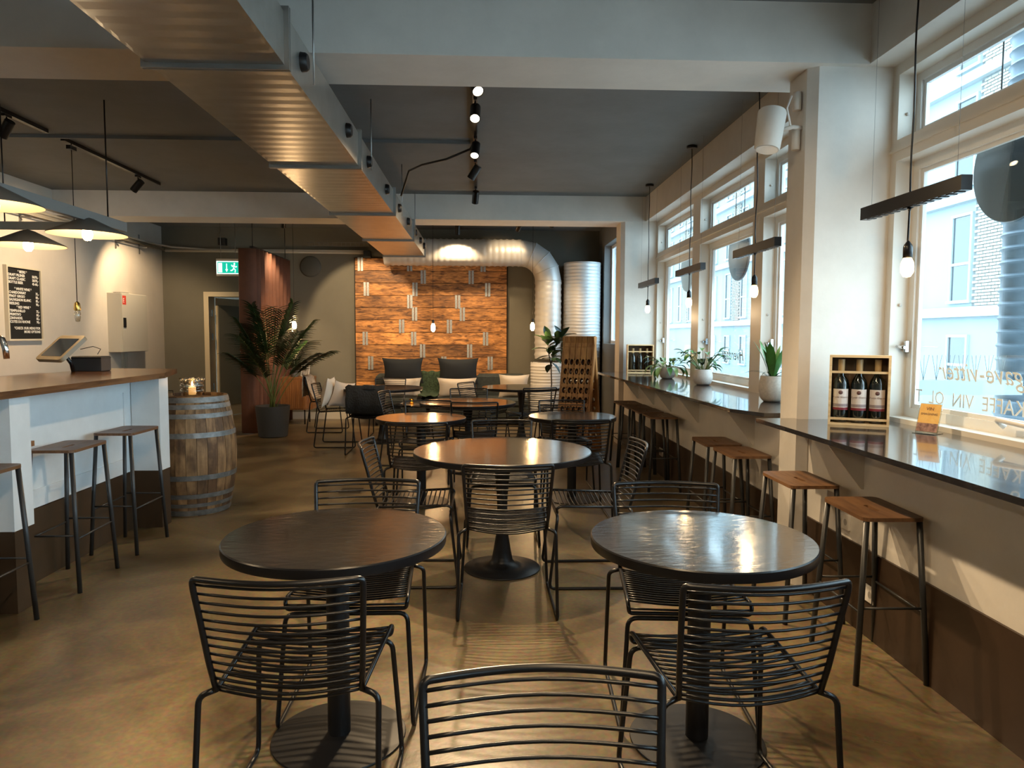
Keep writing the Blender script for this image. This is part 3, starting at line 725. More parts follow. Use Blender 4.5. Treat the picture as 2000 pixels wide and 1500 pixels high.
# ================= DUCT =================
dz0, dz1 = 2.65, 2.885; dx0, dx1 = -1.503, -.892
du = empty('air_duct', ((dx0 + dx1) / 2, 0, dz0), 0, 'rectangular galvanised air duct hanging lengthwise from the ceiling', 'duct')
OD = Matrix.Translation((-(dx0 + dx1) / 2, 0, -dz0))
def dpart(b, name, m, edge=None):
    o = b.build(name, m, du, edge=edge); o.data.transform(OD); return o
fl = [-.95, 1.2, 3.33, 5.23, 7.22, 9.15, 10.97]
secs = [(-3.1, -.95)] + list(zip(fl[:-1], fl[1:]))
for a, b in secs:
    m_ = MB(); L = b - a; n = max(8, int(L / .115)); seg = L / n
    # creased sheet: shallow cross ribs along the length
    vs = []; fs = []
    ys = []
    for k in range(n):
        ys += [(a + k * seg + .0, 0), (a + k * seg + seg * .5, -.0014)]
    ys.append((b, 0))
    for y, d in ys:
        e = d; vs += [(dx0, y, dz0), (dx0 + .02, y, dz0 + e), (dx1 - .02, y, dz0 + e), (dx1, y, dz0), (dx1, y, dz1), (dx0, y, dz1)]
    for k in range(len(ys) - 1):
        for j in range(6): l = (j + 1) % 6; fs.append((6 * k + l, 6 * k + j, 6 * k + 6 + j, 6 * k + 6 + l))
    fs += [tuple(range(6)), tuple(6 * (len(ys) - 1) + q for q in reversed(range(6)))]
    m_.add(vs, fs); dpart(m_, 'duct_section', galv)
for y in fl:
    e = .022
    for yy in (y - .016, y + .004):
        m_ = MB().box(dx0 - e, dx1 + e, yy, yy + .012, dz0 - e, dz0 + .001).box(dx0 - e, dx1 + e, yy, yy + .012, dz1, dz1 + e).box(dx0 - e, dx0, yy, yy + .012, dz0, dz1).box(dx1, dx1 + e, yy, yy + .012, dz0, dz1)
        dpart(m_, 'flange', galv2)
for y in (.1, 1.1, 2.1, 3.62, 4.78, 5.62, 6.65, 7.62, 8.5, 9.4, 10.15, 10.75):
    b = MB().lathe([(.0001, .034), (.036, .034), (.044, .024), (.047, 0), (.0001, 0)], 20, M=Matrix.Translation((dx1, y, dz0 + .125)) @ Matrix.Rotation(PI / 2, 4, 'Y'))
    dpart(b, 'round_damper', blackm, 40)
for y in (1.4, 3.75, 5.62, 7.7, 9.15):
    for x in (dx0 - .03, dx1 + .03):
        dpart(MB().tube([(x, y, dz0 + .06), (x, y, ZC)], .005, 6), 'hanger_rod', galv2)

# ================= SPIRAL DUCT, TANK =================
sd = empty('spiral_duct', (1.13, 11.88, 0), 0, 'white ribbed spiral duct bending down beside the plank panel', 'duct')
def ringpipe(path, r, name, m, parent, step_rib=.006, n=28):
    # swept pipe with small ribs: radius alternates
    rr = [r + (step_rib if i % 3 == 1 else 0) for i in range(len(path))]
    b = MB(); b.tube(path, rr, n); return b.build(name, m, parent, edge=60)
zp = 2.81; R = .217
hp = [(-2.75 + .033 * k, 0, zp) for k in range(int(2.28 / .033))]; x_end = hp[-1][0]
ringpipe(hp, R, 'horizontal_pipe', spiral, sd, .010)
# gored elbow: 4 segments
pts = []
rc = .46; cxe = x_end
el = [(cxe + rc * math.sin(a), 0, zp - rc + rc * math.cos(a)) for a in (0, math.radians(22.5), math.radians(45), math.radians(67.5), PI / 2)]
b = MB(); n = 28; vs = []
angs = [0, 22.5, 45, 67.5, 90]
for (x, y, z), a in zip(el, angs):
    t = Vector((math.cos(math.radians(a)), 0, -math.sin(math.radians(a)))); nn = Vector((0, 1, 0)); bb = t.cross(nn)
    for k in range(n): q = 2 * PI * k / n; vs.append(Vector((x, y, z)) + (nn * math.cos(q) + bb * math.sin(q)) * (R + .002))
fs = []
for i in range(4):
    for k in range(n): l = (k + 1) % n; fs.append((i * n + k, i * n + l, i * n + n + l, i * n + n + k))
b.add(vs, fs, True).build('elbow', spiral, sd, edge=18)
for (x, y, z), a in zip(el, angs):
    t = Vector((math.cos(math.radians(a)), 0, -math.sin(math.radians(a)))); c = Vector((x, y, z)); nn = Vector((0, 1, 0)); bb = t.cross(nn)
    MB().tube([c + (nn * math.cos(2 * PI * k / 32) + bb * math.sin(2 * PI * k / 32)) * (R + .004) for k in range(32)], .006, 6, closed=True).build('seam_ring', spiral, sd)
xe = el[-1][0]
vp = [(xe, 0, zp - rc - .033 * k) for k in range(int((zp - rc - 1.0) / .033))]
ringpipe(vp, R, 'vertical_pipe', spiral, sd, .010)
tk = rib_pipe('ribbed_tank', (1.66, 11.93, 0), .31, 0, 2.655, spiral, .055, .006, 40)
tag(tk, 'tall white ribbed cylindrical duct in the back right corner', 'duct')
lk = rib_pipe('ribbed_drum', (1.07, 11.86, 0), .275, 0, 1.0, mat('white_drum', (.66, .64, .60), .5), .05, .006, 40)
tag(lk, 'wide white ribbed drum under the spiral duct', 'duct')

# ================= PLANK WALL PANEL =================
PX0, PX1 = -2.17, .405; PY = 12.27
pw = empty('plank_panel', ((PX0 + PX1) / 2, PY, 0), 0, 'large wall panel of reclaimed brown planks with metal nail plates', 'wall panel')
px = lambda zx: (650 + zx / 5 - 943) / 1387 * 12.27
joints = {0: [290, 760, 1465], 1: [890, 1350], 2: [345, 810, 1510], 3: [760, 1220], 4: [805, 1265], 5: [680, 1140], 6: [330, 795, 1490], 7: [880, 1335], 8: [380, 1085, 1535], 9: [765, 1230], 10: [500, 1300], 11: [900]}
RH = .2095; ZT = 2.745
nailm = mat('nail_plate_steel', (.34, .36, .36), .42, metal=.6, noise_amt=.2, noise_scale=60, bump=.3, bump_scale=120)
for r_ in range(12):
    z1 = ZT - r_ * RH; z0 = z1 - RH + .007
    xs = [PX0] + [px(j) for j in joints[r_]] + [PX1]
    for a, b in zip(xs[:-1], xs[1:]):
        d = random.uniform(0, .006)
        o = MB().box(-(b - a) / 2 + .001, (b - a) / 2 - .001, -.022 - d, .006, -(z1 - z0) / 2, (z1 - z0) / 2, bev=.002).build('plank', plankw, pw)
        o.location = ((a + b) / 2 - pw.location.x, 0, (z0 + z1) / 2)
    for j in joints[r_]:
        x = px(j)
        for s in (-1, 1):
            o = MB().box(-.019, .019, -.004, 0, -.115, .115)
            for q in range(4): o.box(-.019, .019, -.006, -.004, -.105 + q * .06, -.095 + q * .06)
            o = o.build('nail_plate', nailm, pw); o.location = (x + s * .026 - pw.location.x, -.030, (z0 + z1) / 2 + .0)
MB().box(PX0 - .02 - pw.location.x, PX1 + .02 - pw.location.x, .004, .028, ZT - 12 * RH, ZT + .01).build('backing_board', mat('dark_backing', (.02, .015, .01), .8), pw)

# ================= SOFA & PILLOWS =================
sof = empty('sofa', (-.55, 11.72, 0), 0, 'long dark green sofa below the plank panel', 'sofa')
sofm = mat('dark_green_velvet', (.028, .034, .030), .85, noise_amt=.25, noise_scale=20)
MB().box(-1.25, 1.28, -.42, .40, .12, .30, bev=.02).build('sofa_base', sofm, sof)
for i in range(3): MB().box(-1.24 + i * .84, -.405 + i * .84, -.44, .20, .30, .44, bev=.035).build('seat_cushion', sofm, sof)
for i in range(3): MB().box(-1.24 + i * .84, -.405 + i * .84, .20, .42, .30, .80, bev=.05).build('back_cushion', sofm, sof)
for x in (-1.15, .0, 1.18):
    for y in (-.34, .33): MB().cyl((x, y, 0), .02, 0, .12, 12).build('leg', blackm, sof)
def pillow(name, w_, h, t, m, loc, rot, label, group, pinch=.12):
    n = 12; vs = []; 
    for side in (1, -1):
        for i in range(n + 1):
            for j in range(n + 1):
                u, v = 2 * i / n - 1, 2 * j / n - 1
                k = (1 - u * u) ** .5 * (1 - v * v) ** .5
                pu = 1 - pinch * (1 - abs(v) ** 2); pv = 1 - pinch * (1 - abs(u) ** 2)
                vs.append((u * w_ / 2 * pu, side * t / 2 * k + noise.noise(Vector((u * 2, v * 2, side + loc[0]))) * .008, v * h / 2 * pv))
    fs = []
    S = (n + 1) ** 2
    for s in (0, 1):
        for i in range(n):
            for j in range(n):
                a = s * S + i * (n + 1) + j; q = (a, a + 1, a + n + 2, a + n + 1)
                fs.append(q if s == 0 else tuple(reversed(q)))
    b = MB().add(vs, fs, True)
    o = b.build(name, m); o.location = loc; o.rotation_euler = rot
    return tag(o, label, 'cushion', group)
darkp = mat('charcoal_linen', (.018, .022, .026), .9, bump=.2, bump_scale=200); creamp = mat('cream_linen', (.62, .55, .46), .9, bump=.2, bump_scale=150)
pillow('cushion', .68, .44, .16, darkp, (-1.32, 11.78, .86), (.22, 0, 0), 'charcoal cushion at the left end of the sofa', 'charcoal sofa cushions')
pillow('cushion', .68, .46, .16, darkp, (-.41, 11.78, .85), (.22, 0, 0), 'charcoal cushion in the middle of the sofa', 'charcoal sofa cushions')
pillow('cushion', .62, .34, .14, creamp, (-1.30, 11.52, .60), (.3, 0, 0), 'cream cushion in front of the left charcoal cushion', 'cream sofa cushions')
pillow('cushion', .64, .34, .14, creamp, (-.42, 11.52, .60), (.3, 0, 0), 'cream cushion in front of the middle charcoal cushion', 'cream sofa cushions')
pillow('cushion', .50, .42, .14, creamp, (.50, 11.52, .62), (.3, 0, .1), 'cream cushion at the right end of the sofa', 'cream sofa cushions')
th = MB(); vs = []; fs = []
for i in range(9):
    for j in range(14):
        x = -.16 + .32 * i / 8; t = j / 13
        y, z = ((.24, .44 + .40 * (1 - t * 1.6)) if t < .5 else (.24 - (t - .5) * 1.3, .50 - .02 * t)) if False else (.20 - .02 + (-.62 * max(0, t - .5) * 2), .83 - .37 * min(1, t * 2))
        vs.append((x + .01 * math.sin(j), y - .03 - .008 * math.sin(i * 2.2 + j), z + .012 * math.sin(i * 1.7)))
for i in range(8):
    for j in range(13): a = i * 14 + j; fs.append((a, a + 1, a + 15, a + 14))
th.add(vs, fs, True)
o = th.build('throw', mat('moss_green_knit', (.035, .06, .032), .95, noise_amt=.5, noise_scale=40, bump=.6, bump_scale=80)); o.location = (-.87, 11.70, .02)
sm_ = o.modifiers.new('s', 'SOLIDIFY'); sm_.thickness = .014; sm_.offset = 1
tag(o, 'moss green knitted throw over the sofa between the charcoal cushions', 'throw')
pillow('cushion', .42, .40, .14, creamp, (-2.02, 9.33, .70), (0, .0, PI / 2 + .1), 'cream cushion leaning on the wire back of the left chair', 'cream cushions on the left chair').rotation_euler = (.22, 0, PI / 2)
pillow('cushion', .40, .36, .13, mat('oatmeal_linen', (.55, .45, .36), .9), (-1.86, 9.40, .66), (.1, 0, 0), 'oatmeal cushion in front on the left chair', 'cream cushions on the left chair').rotation_euler = (.30, .15, PI / 2 - .5)
# fleece over the second chair and dark throw over chair
def drape(name, m, loc, rz, label, amp=.012, wdt=.42, both=True):
    prof = [(-.33, .50), (-.325, .66), (-.315, .80), (-.295, .825), (-.275, .80), (-.235, .66), (-.20, .53), (-.16, .487), (0, .483), (.16, .49), (.23, .488), (.245, .43)]
    vs = []; fs = []; n = 12; K = len(prof)
    for i in range(n + 1):
        for j, (y, z) in enumerate(prof):
            x = -wdt / 2 + wdt * i / n
            d = noise.noise(Vector((x * 9, j * .7, loc[0]))) * amp
            vs.append((x + d, y + (d if j < 7 else 0), z + abs(d)))
    for i in range(n):
        for j in range(K - 1): a = i * K + j; fs.append((a, a + 1, a + K + 1, a + K))
    o = MB().add(vs, fs, True).build(name, m); o.location = loc; o.rotation_euler = (0, 0, rz)
    s = o.modifiers.new('s', 'SOLIDIFY'); s.thickness = .012; s.offset = 0
    return tag(o, label, 'throw')
fleece = mat('beige_fleece', (.45, .37, .29), 1, noise_amt=.3, noise_scale=30, bump=1, bump_scale=60)
drape('fleece', fleece, (-2.33, 10.75, .012), -PI / 2, 'beige fleece draped over the wire chair beside the cabinet', .04, .46)
drape('dark_throw', mat('black_sheepskin', (.012, .013, .014), .9, bump=1, bump_scale=50), (-1.40, 8.76, .012), .02, 'dark throw draped over the chair before the back left table', .03, .44)

# ================= CABINET, PLANTS AT LEFT =================
cb = empty('sideboard', (-3.28, 11.72, 0), 0, 'low teak tambour sideboard with rounded corner behind the palm', 'cabinet')
poly = [(-.52, -.24)] + [(.40 + .12 * math.sin(a), -.12 - .12 * math.cos(a)) for a in [k * PI / 12 for k in range(7)]] + [(.40 + .12 * math.cos(a), .12 + .12 * math.sin(a)) for a in [k * PI / 12 for k in range(7)]] + [(-.52, .24)]
MB().prism(poly, .24, .74).build('cabinet_body', cabw, cb)
MB().prism([(x * 1.015, y * 1.02) for x, y in poly], .74, .765).build('cabinet_top', cabw, cb)
nn = 0
for k in range(30):
    x = -.50 + k * .030
    if x > .38: break
    MB().box(x, x + .024, -.249, -.24, .26, .72).build('tambour_slat', cabw, cb)
for i in range(7):
    a = (i + .5) * PI / 14; c = (.40 + .122 * math.sin(a), -.12 - .122 * math.cos(a))
    MB().box(-.010, .010, -.006, .004, .26, .72, M=Matrix.Translation((c[0], c[1], 0)) @ Matrix.Rotation(a, 4, 'Z')).build('tambour_slat', cabw, cb)
for x in (-.42, .40):
    for y in (-.16, .16): MB().cyl((x, y, 0), .012, 0, .24, 10).build('leg', blackm, cb)

leafd = mat('dark_green_leaf', (.022, .055, .02), .35, noise_amt=.3, noise_scale=5)
leafg = mat('fresh_green_leaf', (.05, .17, .03), .35, noise_amt=.3, noise_scale=6)
leafv = mat('variegated_leaf', (.07, .20, .04), .35, c2=(.30, .40, .14), noise_scale=9)
stemg = mat('green_stem', (.10, .13, .03), .5); soil = mat('potting_soil', (.02, .014, .009), .95)
def ribbon(pts, wid, upv=(0, 0, 1), fold=.15):
    """leaf blade along pts with width list; returns verts, faces"""
    P = [Vector(p) for p in pts]; n = len(P); vs = []; fs = []
    for i, p in enumerate(P):
        t = (P[min(i + 1, n - 1)] - P[max(i - 1, 0)]).normalized(); s = t.cross(Vector(upv))
        if s.length < 1e-3: s = t.orthogonal()
        s.normalize(); nv = s.cross(t); w2 = wid[i] / 2
        vs += [p - s * w2 + nv * w2 * fold * 2, p, p + s * w2 + nv * w2 * fold * 2]
    for i in range(n - 1):
        a = 3 * i; fs += [(a, a + 1, a + 4, a + 3), (a + 1, a + 2, a + 5, a + 4)]
    return vs, fs
def leafpts(base, az, el, L, droop, n=6):
    p = Vector(base); pts = [p.copy()]; e = el
    for k in range(n):
        d = Vector((math.cos(az) * math.cos(e), math.sin(az) * math.cos(e), math.sin(e))); p = p + d * L / n; pts.append(p.copy()); e -= droop / n
    return pts
def leaf(parent, base, az, el, L, W, droop, m, shape=None, name='leaf'):
    pts = leafpts(base, az, el, L, droop); n = len(pts)
    prof = shape or [.08, .62, .95, 1, .85, .5, .02]
    vs, fs = ribbon(pts, [W * q for q in prof])
    return MB().add(vs, fs, True).build(name, m, parent)
# palm in big pot
pl = empty('potted_palm', (-2.98, 10.16, 0), 0, 'tall potted palm in a dark grey planter beside the rust curtain', 'plant')
potm = mat('charcoal_planter', (.032, .034, .036), .6)
MB().lathe([(.0001, .0), (.185, .0), (.20, .01), (.235, .40), (.238, .44), (.225, .44), (.215, .40), (.0001, .39)], 40).build('planter', potm, pl, edge=50)
MB().cyl((0, 0, 0), .213, .385, .395, 24).build('soil', soil, pl)
random.seed(11)
fr = [(2.6, 1.40, 1.30, .9), (1.3, 1.50, 1.45, .7), (.2, 1.40, 1.40, 1.1), (-.7, 1.35, 1.30, 1.2), (3.3, 1.25, 1.0, 1.3), (-2.2, 1.35, 1.20, 1.1), (-1.5, 1.45, 1.45, .7), (.9, 1.3, 1.15, 1.2), (3.0, 1.50, 1.50, .5), (-.1, 1.52, 1.52, .6), (4.4, 1.3, .95, 1.3), (2.2, 1.45, 1.35, .8), (1.7, 1.45, 1.50, .6), (.5, 1.25, 1.05, 1.5), (-2.9, 1.42, 1.35, .8), (5.6, 1.35, 1.25, 1.1), (.1, 1.2, 1.15, 1.5)]
for az, el, L, dr in fr:
    st_ = leafpts((random.uniform(-.04, .04), random.uniform(-.04, .04), .39), az, el, L * .98, dr * .55, 10)
    b = MB(); b.tube(st_, [.008 - .0005 * k for k in range(11)], 6); b.mi = [0] * len(b.f)
    b.cur = 1
    for i in range(6, 11):
        p = st_[i]; t = (st_[i] - st_[i - 1]).normalized(); side = t.cross(Vector((0, 0, 1))).normalized()
        for half in (0, .25, .5, .75):
            for s in (-1, 1):
                q = p - t * half * L * .09
                d = (t * .75 + side * s * .9).normalized(); LL = (.34 - .028 * abs(i - 7.5)) * random.uniform(.85, 1.1)
                pp = [q]; dd = d.copy()
                for k in range(5): dd = (dd + Vector((0, 0, -.11))).normalized(); pp.append(pp[-1] + dd * LL / 5)
                vs, fs = ribbon(pp, [.014, .034, .042, .036, .022, .001], fold=.2); b.add(vs, fs, True)
    b.build('palm_frond', [stemg, leafd], pl)
# small plant & picture frame on sideboard
sp_ = empty('potted_plant', (-3.05, 11.62, .766), 0, 'small dark grassy plant in a grey pot on the sideboard', 'plant')
MB().lathe([(.0001, 0), (.055, 0), (.07, .12), (.062, .12), (.055, .10), (.0001, .10)], 24).build('pot', mat('grey_pot', (.10, .10, .095), .6), sp_, edge=50)
for k in range(22):
    a = k * 2.4; leaf(sp_, (.02 * math.cos(a), .02 * math.sin(a), .10), a, random.uniform(.9, 1.5), random.uniform(.25, .42), .018, random.uniform(.5, 1.6), leafd)
pf = empty('picture_frame', (-2.90, 11.68, .766), -.35, 'small framed black and white print leaning on the sideboard', 'picture')
Mp = Matrix.Rotation(-.18, 4, 'X')
MB().box(-.075, .075, -.008, .008, 0, .01, M=Mp).box(-.075, .075, -.008, .008, .25, .26, M=Mp).box(-.075, -.066, -.008, .008, 0, .26, M=Mp).box(.066, .075, -.008, .008, 0, .26, M=Mp).build('frame', plastw, pf)
MB().box(-.066, .066, 0, .006, .01, .25, M=Mp).build('print', mat('grey_print', (.1, .1, .1), .4, c2=(.75, .74, .72), noise_scale=14), pf)
# curtain
cu_ = empty('curtain', (-3.43, 10.4, 0), 0, 'rust brown pleated curtain hanging as a screen beside the palm', 'curtain')
curm = mat('rust_velvet', (.125, .048, .026), .75, noise_amt=.12, noise_scale=6, bump=.15, bump_scale=120)
base = [Vector((-.10, .10, 0)), Vector((-.06, .0, 0)), Vector((.10, .0, 0)), Vector((.17, .05, 0))]
path = [v for v in base]
N_ = 150
for k in range(N_ + 1):
    t = k / N_; y = .09 + t * 1.72; x = .13 + .02 * t
    path.append(Vector((x + .065 * math.sin(t * 2 * PI * 9), y, 0)))
def sheet(path, z0, z1, th_, name, m, parent):
    n = len(path); b = MB(); vs = []; fs = []; zs = [z0 + (z1 - z0) * k / 6 for k in range(7)]
    for z in zs:
        f = 1 + .10 * (1 - (z - z0) / (z1 - z0))
        for i, p in enumerate(path): vs.append((p.x + .006 * math.sin(i * .8 + z * 3) * (1 if i > 4 else .3), p.y, z))
    for k in range(6):
        for i in range(n - 1): a = k * n + i; fs.append((a, a + 1, a + n + 1, a + n))
    o = b.add(vs, fs, True).build(name, m, parent); s = o.modifiers.new('s', 'SOLIDIFY'); s.thickness = th_; s.offset = 0; return o
sheet(path, .012, 2.675, .006, 'curtain_cloth', curm, cu_)
MB().box(.10, .15, -.02, 1.84, 2.68, 2.705).build('curtain_rail', black, cu_)
MB().tube([(.12, .05, 2.705), (.12, .05, ZC)], .006, 8).build('rail_hanger', black, cu_); MB().tube([(.13, 1.7, 2.705), (.13, 1.7, ZC)], .006, 8).build('rail_hanger', black, cu_)

# ficus
fc = empty('potted_ficus', (1.01, 10.50, 0), 0, 'rubber plant with broad dark leaves on a bare stem beside the riddling rack', 'plant')
MB().lathe([(.0001, 0), (.13, 0), (.16, .30), (.15, .30), (.14, .27), (.0001, .27)], 32).build('pot', potm, fc, edge=50)
MB().tube([(0, 0, .26), (.01, 0, .7), (0, .01, 1.02), (.05, 0, 1.25), (.16, 0, 1.42)], [.011, .010, .009, .008, .004], 8).tube([(0, .01, 1.0), (-.04, 0, 1.2), (-.05, 0, 1.38)], [.009, .007, .004], 8).build('stem', mat('ficus_stem', (.03, .024, .018), .7), fc)
random.seed(5)
for (bx, bz, az, el, L) in [(-.05, 1.38, 2.0, 1.3, .22), (-.05, 1.36, 3.1, .6, .24), (-.05, 1.30, 4.0, .9, .22), (-.04, 1.24, 3.3, .2, .24), (-.04, 1.2, -.9, .7, .22), (-.03, 1.15, 3.1, -.2, .26), (-.02, 1.10, 4.9, .1, .2), (.0, 1.05, -.4, -.7, .20), (.03, 1.15, -1.2, .5, .24), (.06, 1.25, -.5, .1, .24), (.09, 1.32, -1.6, .6, .24), (.11, 1.36, 1.2, .9, .22), (.14, 1.40, 2.3, 1.2, .22), (.16, 1.42, .4, .4, .24), (.16, 1.42, -.9, 1.0, .20), (.05, 1.22, -2.2, .4, .22), (.02, 1.12, .2, .2, .20), (-.05, 1.32, -2.0, .5, .22)]:
    leaf(fc, (bx, .0, bz), az, el, L * 1.1, .125, .5, leafd); leaf(fc, (bx * .7, .0, bz - .03), az + 2.3, el * .8 + .1, L, .11, .7, leafd)
# ================= RIDDLING RACK =================
rk = empty('riddling_rack', (1.20, 8.80, 0), -.48, 'wooden A-frame riddling rack full of bottle holes beside the far counter', 'rack')
W = .37; H = 1.47; dy = .30; rackshade = mat('painted_hole_shade', (.045, .018, .008), .8)  # wood colour darkened on the hole walls to paint in their shade
def rack_panel(s):
    ang = math.atan(dy / H) * s
    Mx = Matrix.Translation((0, -s * dy, 0)) @ Matrix.Rotation(-ang, 4, 'X')
    holes = MB()
    for c in range(5):
        x0 = -W / 2 + c * W / 5; x1 = x0 + W / 5 - .006; xc = (x0 + x1) / 2
        vs = []; fs = []; T = .045
        rows = [.20 + .118 * k for k in range(9)]; inner = []
        # plank with elliptical holes: strip cells
        def cell(z0, z1, hole):
            o = len(vs)
            if not hole:
                for y in (0, T): vs.extend([(x0, y, z0), (x1, y, z0), (x1, y, z1), (x0, y, z1)])
                fs.extend([(o, o + 1, o + 2, o + 3), (o + 7, o + 6, o + 5, o + 4), (o, o + 4, o + 5, o + 1), (o + 1, o + 5, o + 6, o + 2), (o + 2, o + 6, o + 7, o + 3), (o + 3, o + 7, o + 4, o)])
            else:
                zc = (z0 + z1) / 2; n = 12
                for y in (0, T):
                    for k in range(n):
                        a = 2 * PI * k / n + PI / 12 * 0
                        ca, sa = math.cos(a), math.sin(a); m_ = max(abs(ca) / ((x1 - x0) / 2), abs(sa) / ((z1 - z0) / 2))
                        vs.append((xc + ca / m_, y, zc + sa / m_))
                    for k in range(n):
                        a = 2 * PI * k / n; vs.append((xc + (.024 if y == 0 else .018) * math.cos(a), y, zc + (.038 if y == 0 else .022) * math.sin(a)))
                for k in range(n):
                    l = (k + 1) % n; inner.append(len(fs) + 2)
                    fs.extend([(o + k, o + l, o + n + l, o + n + k), (o + 3 * n + k, o + 3 * n + l, o + 2 * n + l, o + 2 * n + k), (o + n + k, o + n + l, o + 3 * n + l, o + 3 * n + k), (o + l, o + k, o + 2 * n + k, o + 2 * n + l)])
        z = 0
        for rz_ in rows:
            cell(z, rz_ - .04, False); cell(rz_ - .04, rz_ + .04, True); z = rz_ + .04
        cell(z, H, False)
        b = MB().add(vs, fs)
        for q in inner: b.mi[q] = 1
        b.v = [tuple(Mx @ Vector(v)) for v in b.v]; b.build('rack_plank', [rackw, rackshade], rk)
    for z in (.06, .75, 1.30):
        MB().box(-W / 2, W / 2, .045, .066, z, z + .05, M=Mx).build('crossbar', rackw, rk)
    MB().box(-W / 2 - .022, -W / 2, -.004, .06, 0, H, M=Mx).build('side_rail', rackw, rk); MB().box(W / 2, W / 2 + .022, -.004, .06, 0, H, M=Mx).build('side_rail', rackw, rk)
rack_panel(1)
k0 = len(col.objects)
# rear panel mirrored
Mr = Matrix.Rotation(PI, 4, 'Z')
olds = [o for o in rk.children]
for o in olds:
    c = o.copy(); c.data = o.data; col.objects.link(c); c.parent = rk; c.rotation_euler = (0, 0, PI)
MB().tube([(W / 2 - .02, -.16, .62), (W / 2 - .02, .16, .62)], .004, 6).build('chain', blackm, rk)
# ================= COUNTER PLANTS =================
def counter_plant(loc, r, h, potc, label, kind, seed):
    random.seed(seed); t = empty('potted_plant', loc, 0, label, 'plant', 'potted plants on the far window counter')
    pr = [(.0001, 0), (r * .62, 0), (r * .85, h * .12), (r, h * .42), (r, h * .6), (r * .93, h * .85), (r * .88, h), (r * .82, h), (r * .86, h * .8), (.0001, h * .8)]
    MB().lathe(pr, 36).build('pot', potc, t, edge=60)
    MB().cyl((0, 0, 0), r * .84, h * .80, h * .83, 20).build('soil', soil, t)
    if kind == 'pothos':
        for k in range(26):
            a = k * 2.4; L = random.uniform(.13, .20)
            el = random.uniform(.0, 1.3); b0 = (.03 * math.cos(a), .03 * math.sin(a), h * .85)
            s = leafpts(b0, a, max(.5, el), random.uniform(.05, .13), .9, 4)
            MB().tube(s, .0022, 5).build('leaf_stalk', stemg, t)
            leaf(t, s[-1], a, el - .35, L, .058, 1.9, leafv if k % 3 else leafg)
    elif kind == 'bush':
        for k in range(34):
            a = k * 2.4 + random.random(); hh = random.uniform(.02, .24); el = random.uniform(-.2, .8)
            b0 = (.02 * math.cos(a), .02 * math.sin(a), h * .8)
            s = leafpts(b0, a, 1.35 - .5 * random.random(), hh + .04, .3, 4)
            MB().tube(s, .0028, 5).build('leaf_stalk', stemg, t)
            leaf(t, s[-1], a, el, random.uniform(.09, .15), .055, 1.1, leafg if k % 4 else leafd)
    else:
        for k in range(12):
            a = k * 2.4 + .8; L = random.uniform(.22, .36)
            leaf(t, (.015 * math.cos(a), .015 * math.sin(a), h * .8), a, random.uniform(1.15, 1.5), L, .062 if k % 3 else .03, .35, leafg, shape=[.35, .45, .7, 1, 1, .75, .05])
        for k in range(7):
            a = k * .9 + 2.2; leaf(t, (0, 0, h * .8), a, .8, .26, .012, 1.5, leafd)
    return t
potw = mat('speckled_white_pot', (.62, .58, .54), .5, noise_amt=.08, noise_scale=90)
counter_plant((2.045, 7.80, .976), .088, .125, potw, 'bushy drooping variegated plant in a small white pot, farthest on the far counter', 'pothos', 3)
counter_plant((2.12, 6.76, .976), .092, .150, potw, 'bushy round leaved plant in a white pot in the middle of the far counter', 'bush', 4)
counter_plant((2.08, 5.02, .976), .092, .185, mat('two_tone_pot', (.52, .47, .40), .5, noise_amt=.1, noise_scale=60), 'upright paddle leaved plant in a taller beige pot nearest the pillar', 'paddle', 9)

# ================= WINE CRATES =================
bottle_g = mat('dark_bottle_glass', (.006, .008, .006), .08, spec=.8)
labw = mat('cream_label', (.66, .58, .52), .6); labr = mat('red_label_band', (.20, .02, .03), .5); labt = mat('label_ink', (.12, .05, .04), .6)
caps = mat('tan_foil_cap', (.40, .27, .12), .45)
def crate(loc, rz, label, w_, h, d, big):
    t = empty('wine_crate', loc, rz, label, 'crate', None); th_ = .012
    MB().box(-w_ / 2, -w_ / 2 + th_, 0, d, 0, h).box(w_ / 2 - th_, w_ / 2, 0, d, 0, h).box(-w_ / 2 + th_, w_ / 2 - th_, 0, d, 0, th_).box(-w_ / 2 + th_, w_ / 2 - th_, 0, d, h - th_, h).build('box', pinew, t)
    MB().box(-w_ / 2 + th_, w_ / 2 - th_, d - .008, d, th_, h - th_).build('back_board', mat('dark_crate_back', (.10, .06, .03), .7), t)
    for z in (.028, h - .095): MB().box(-w_ / 2 + th_, w_ / 2 - th_, .004, .014, z, z + .012).build('slat', pinew, t)
    return t
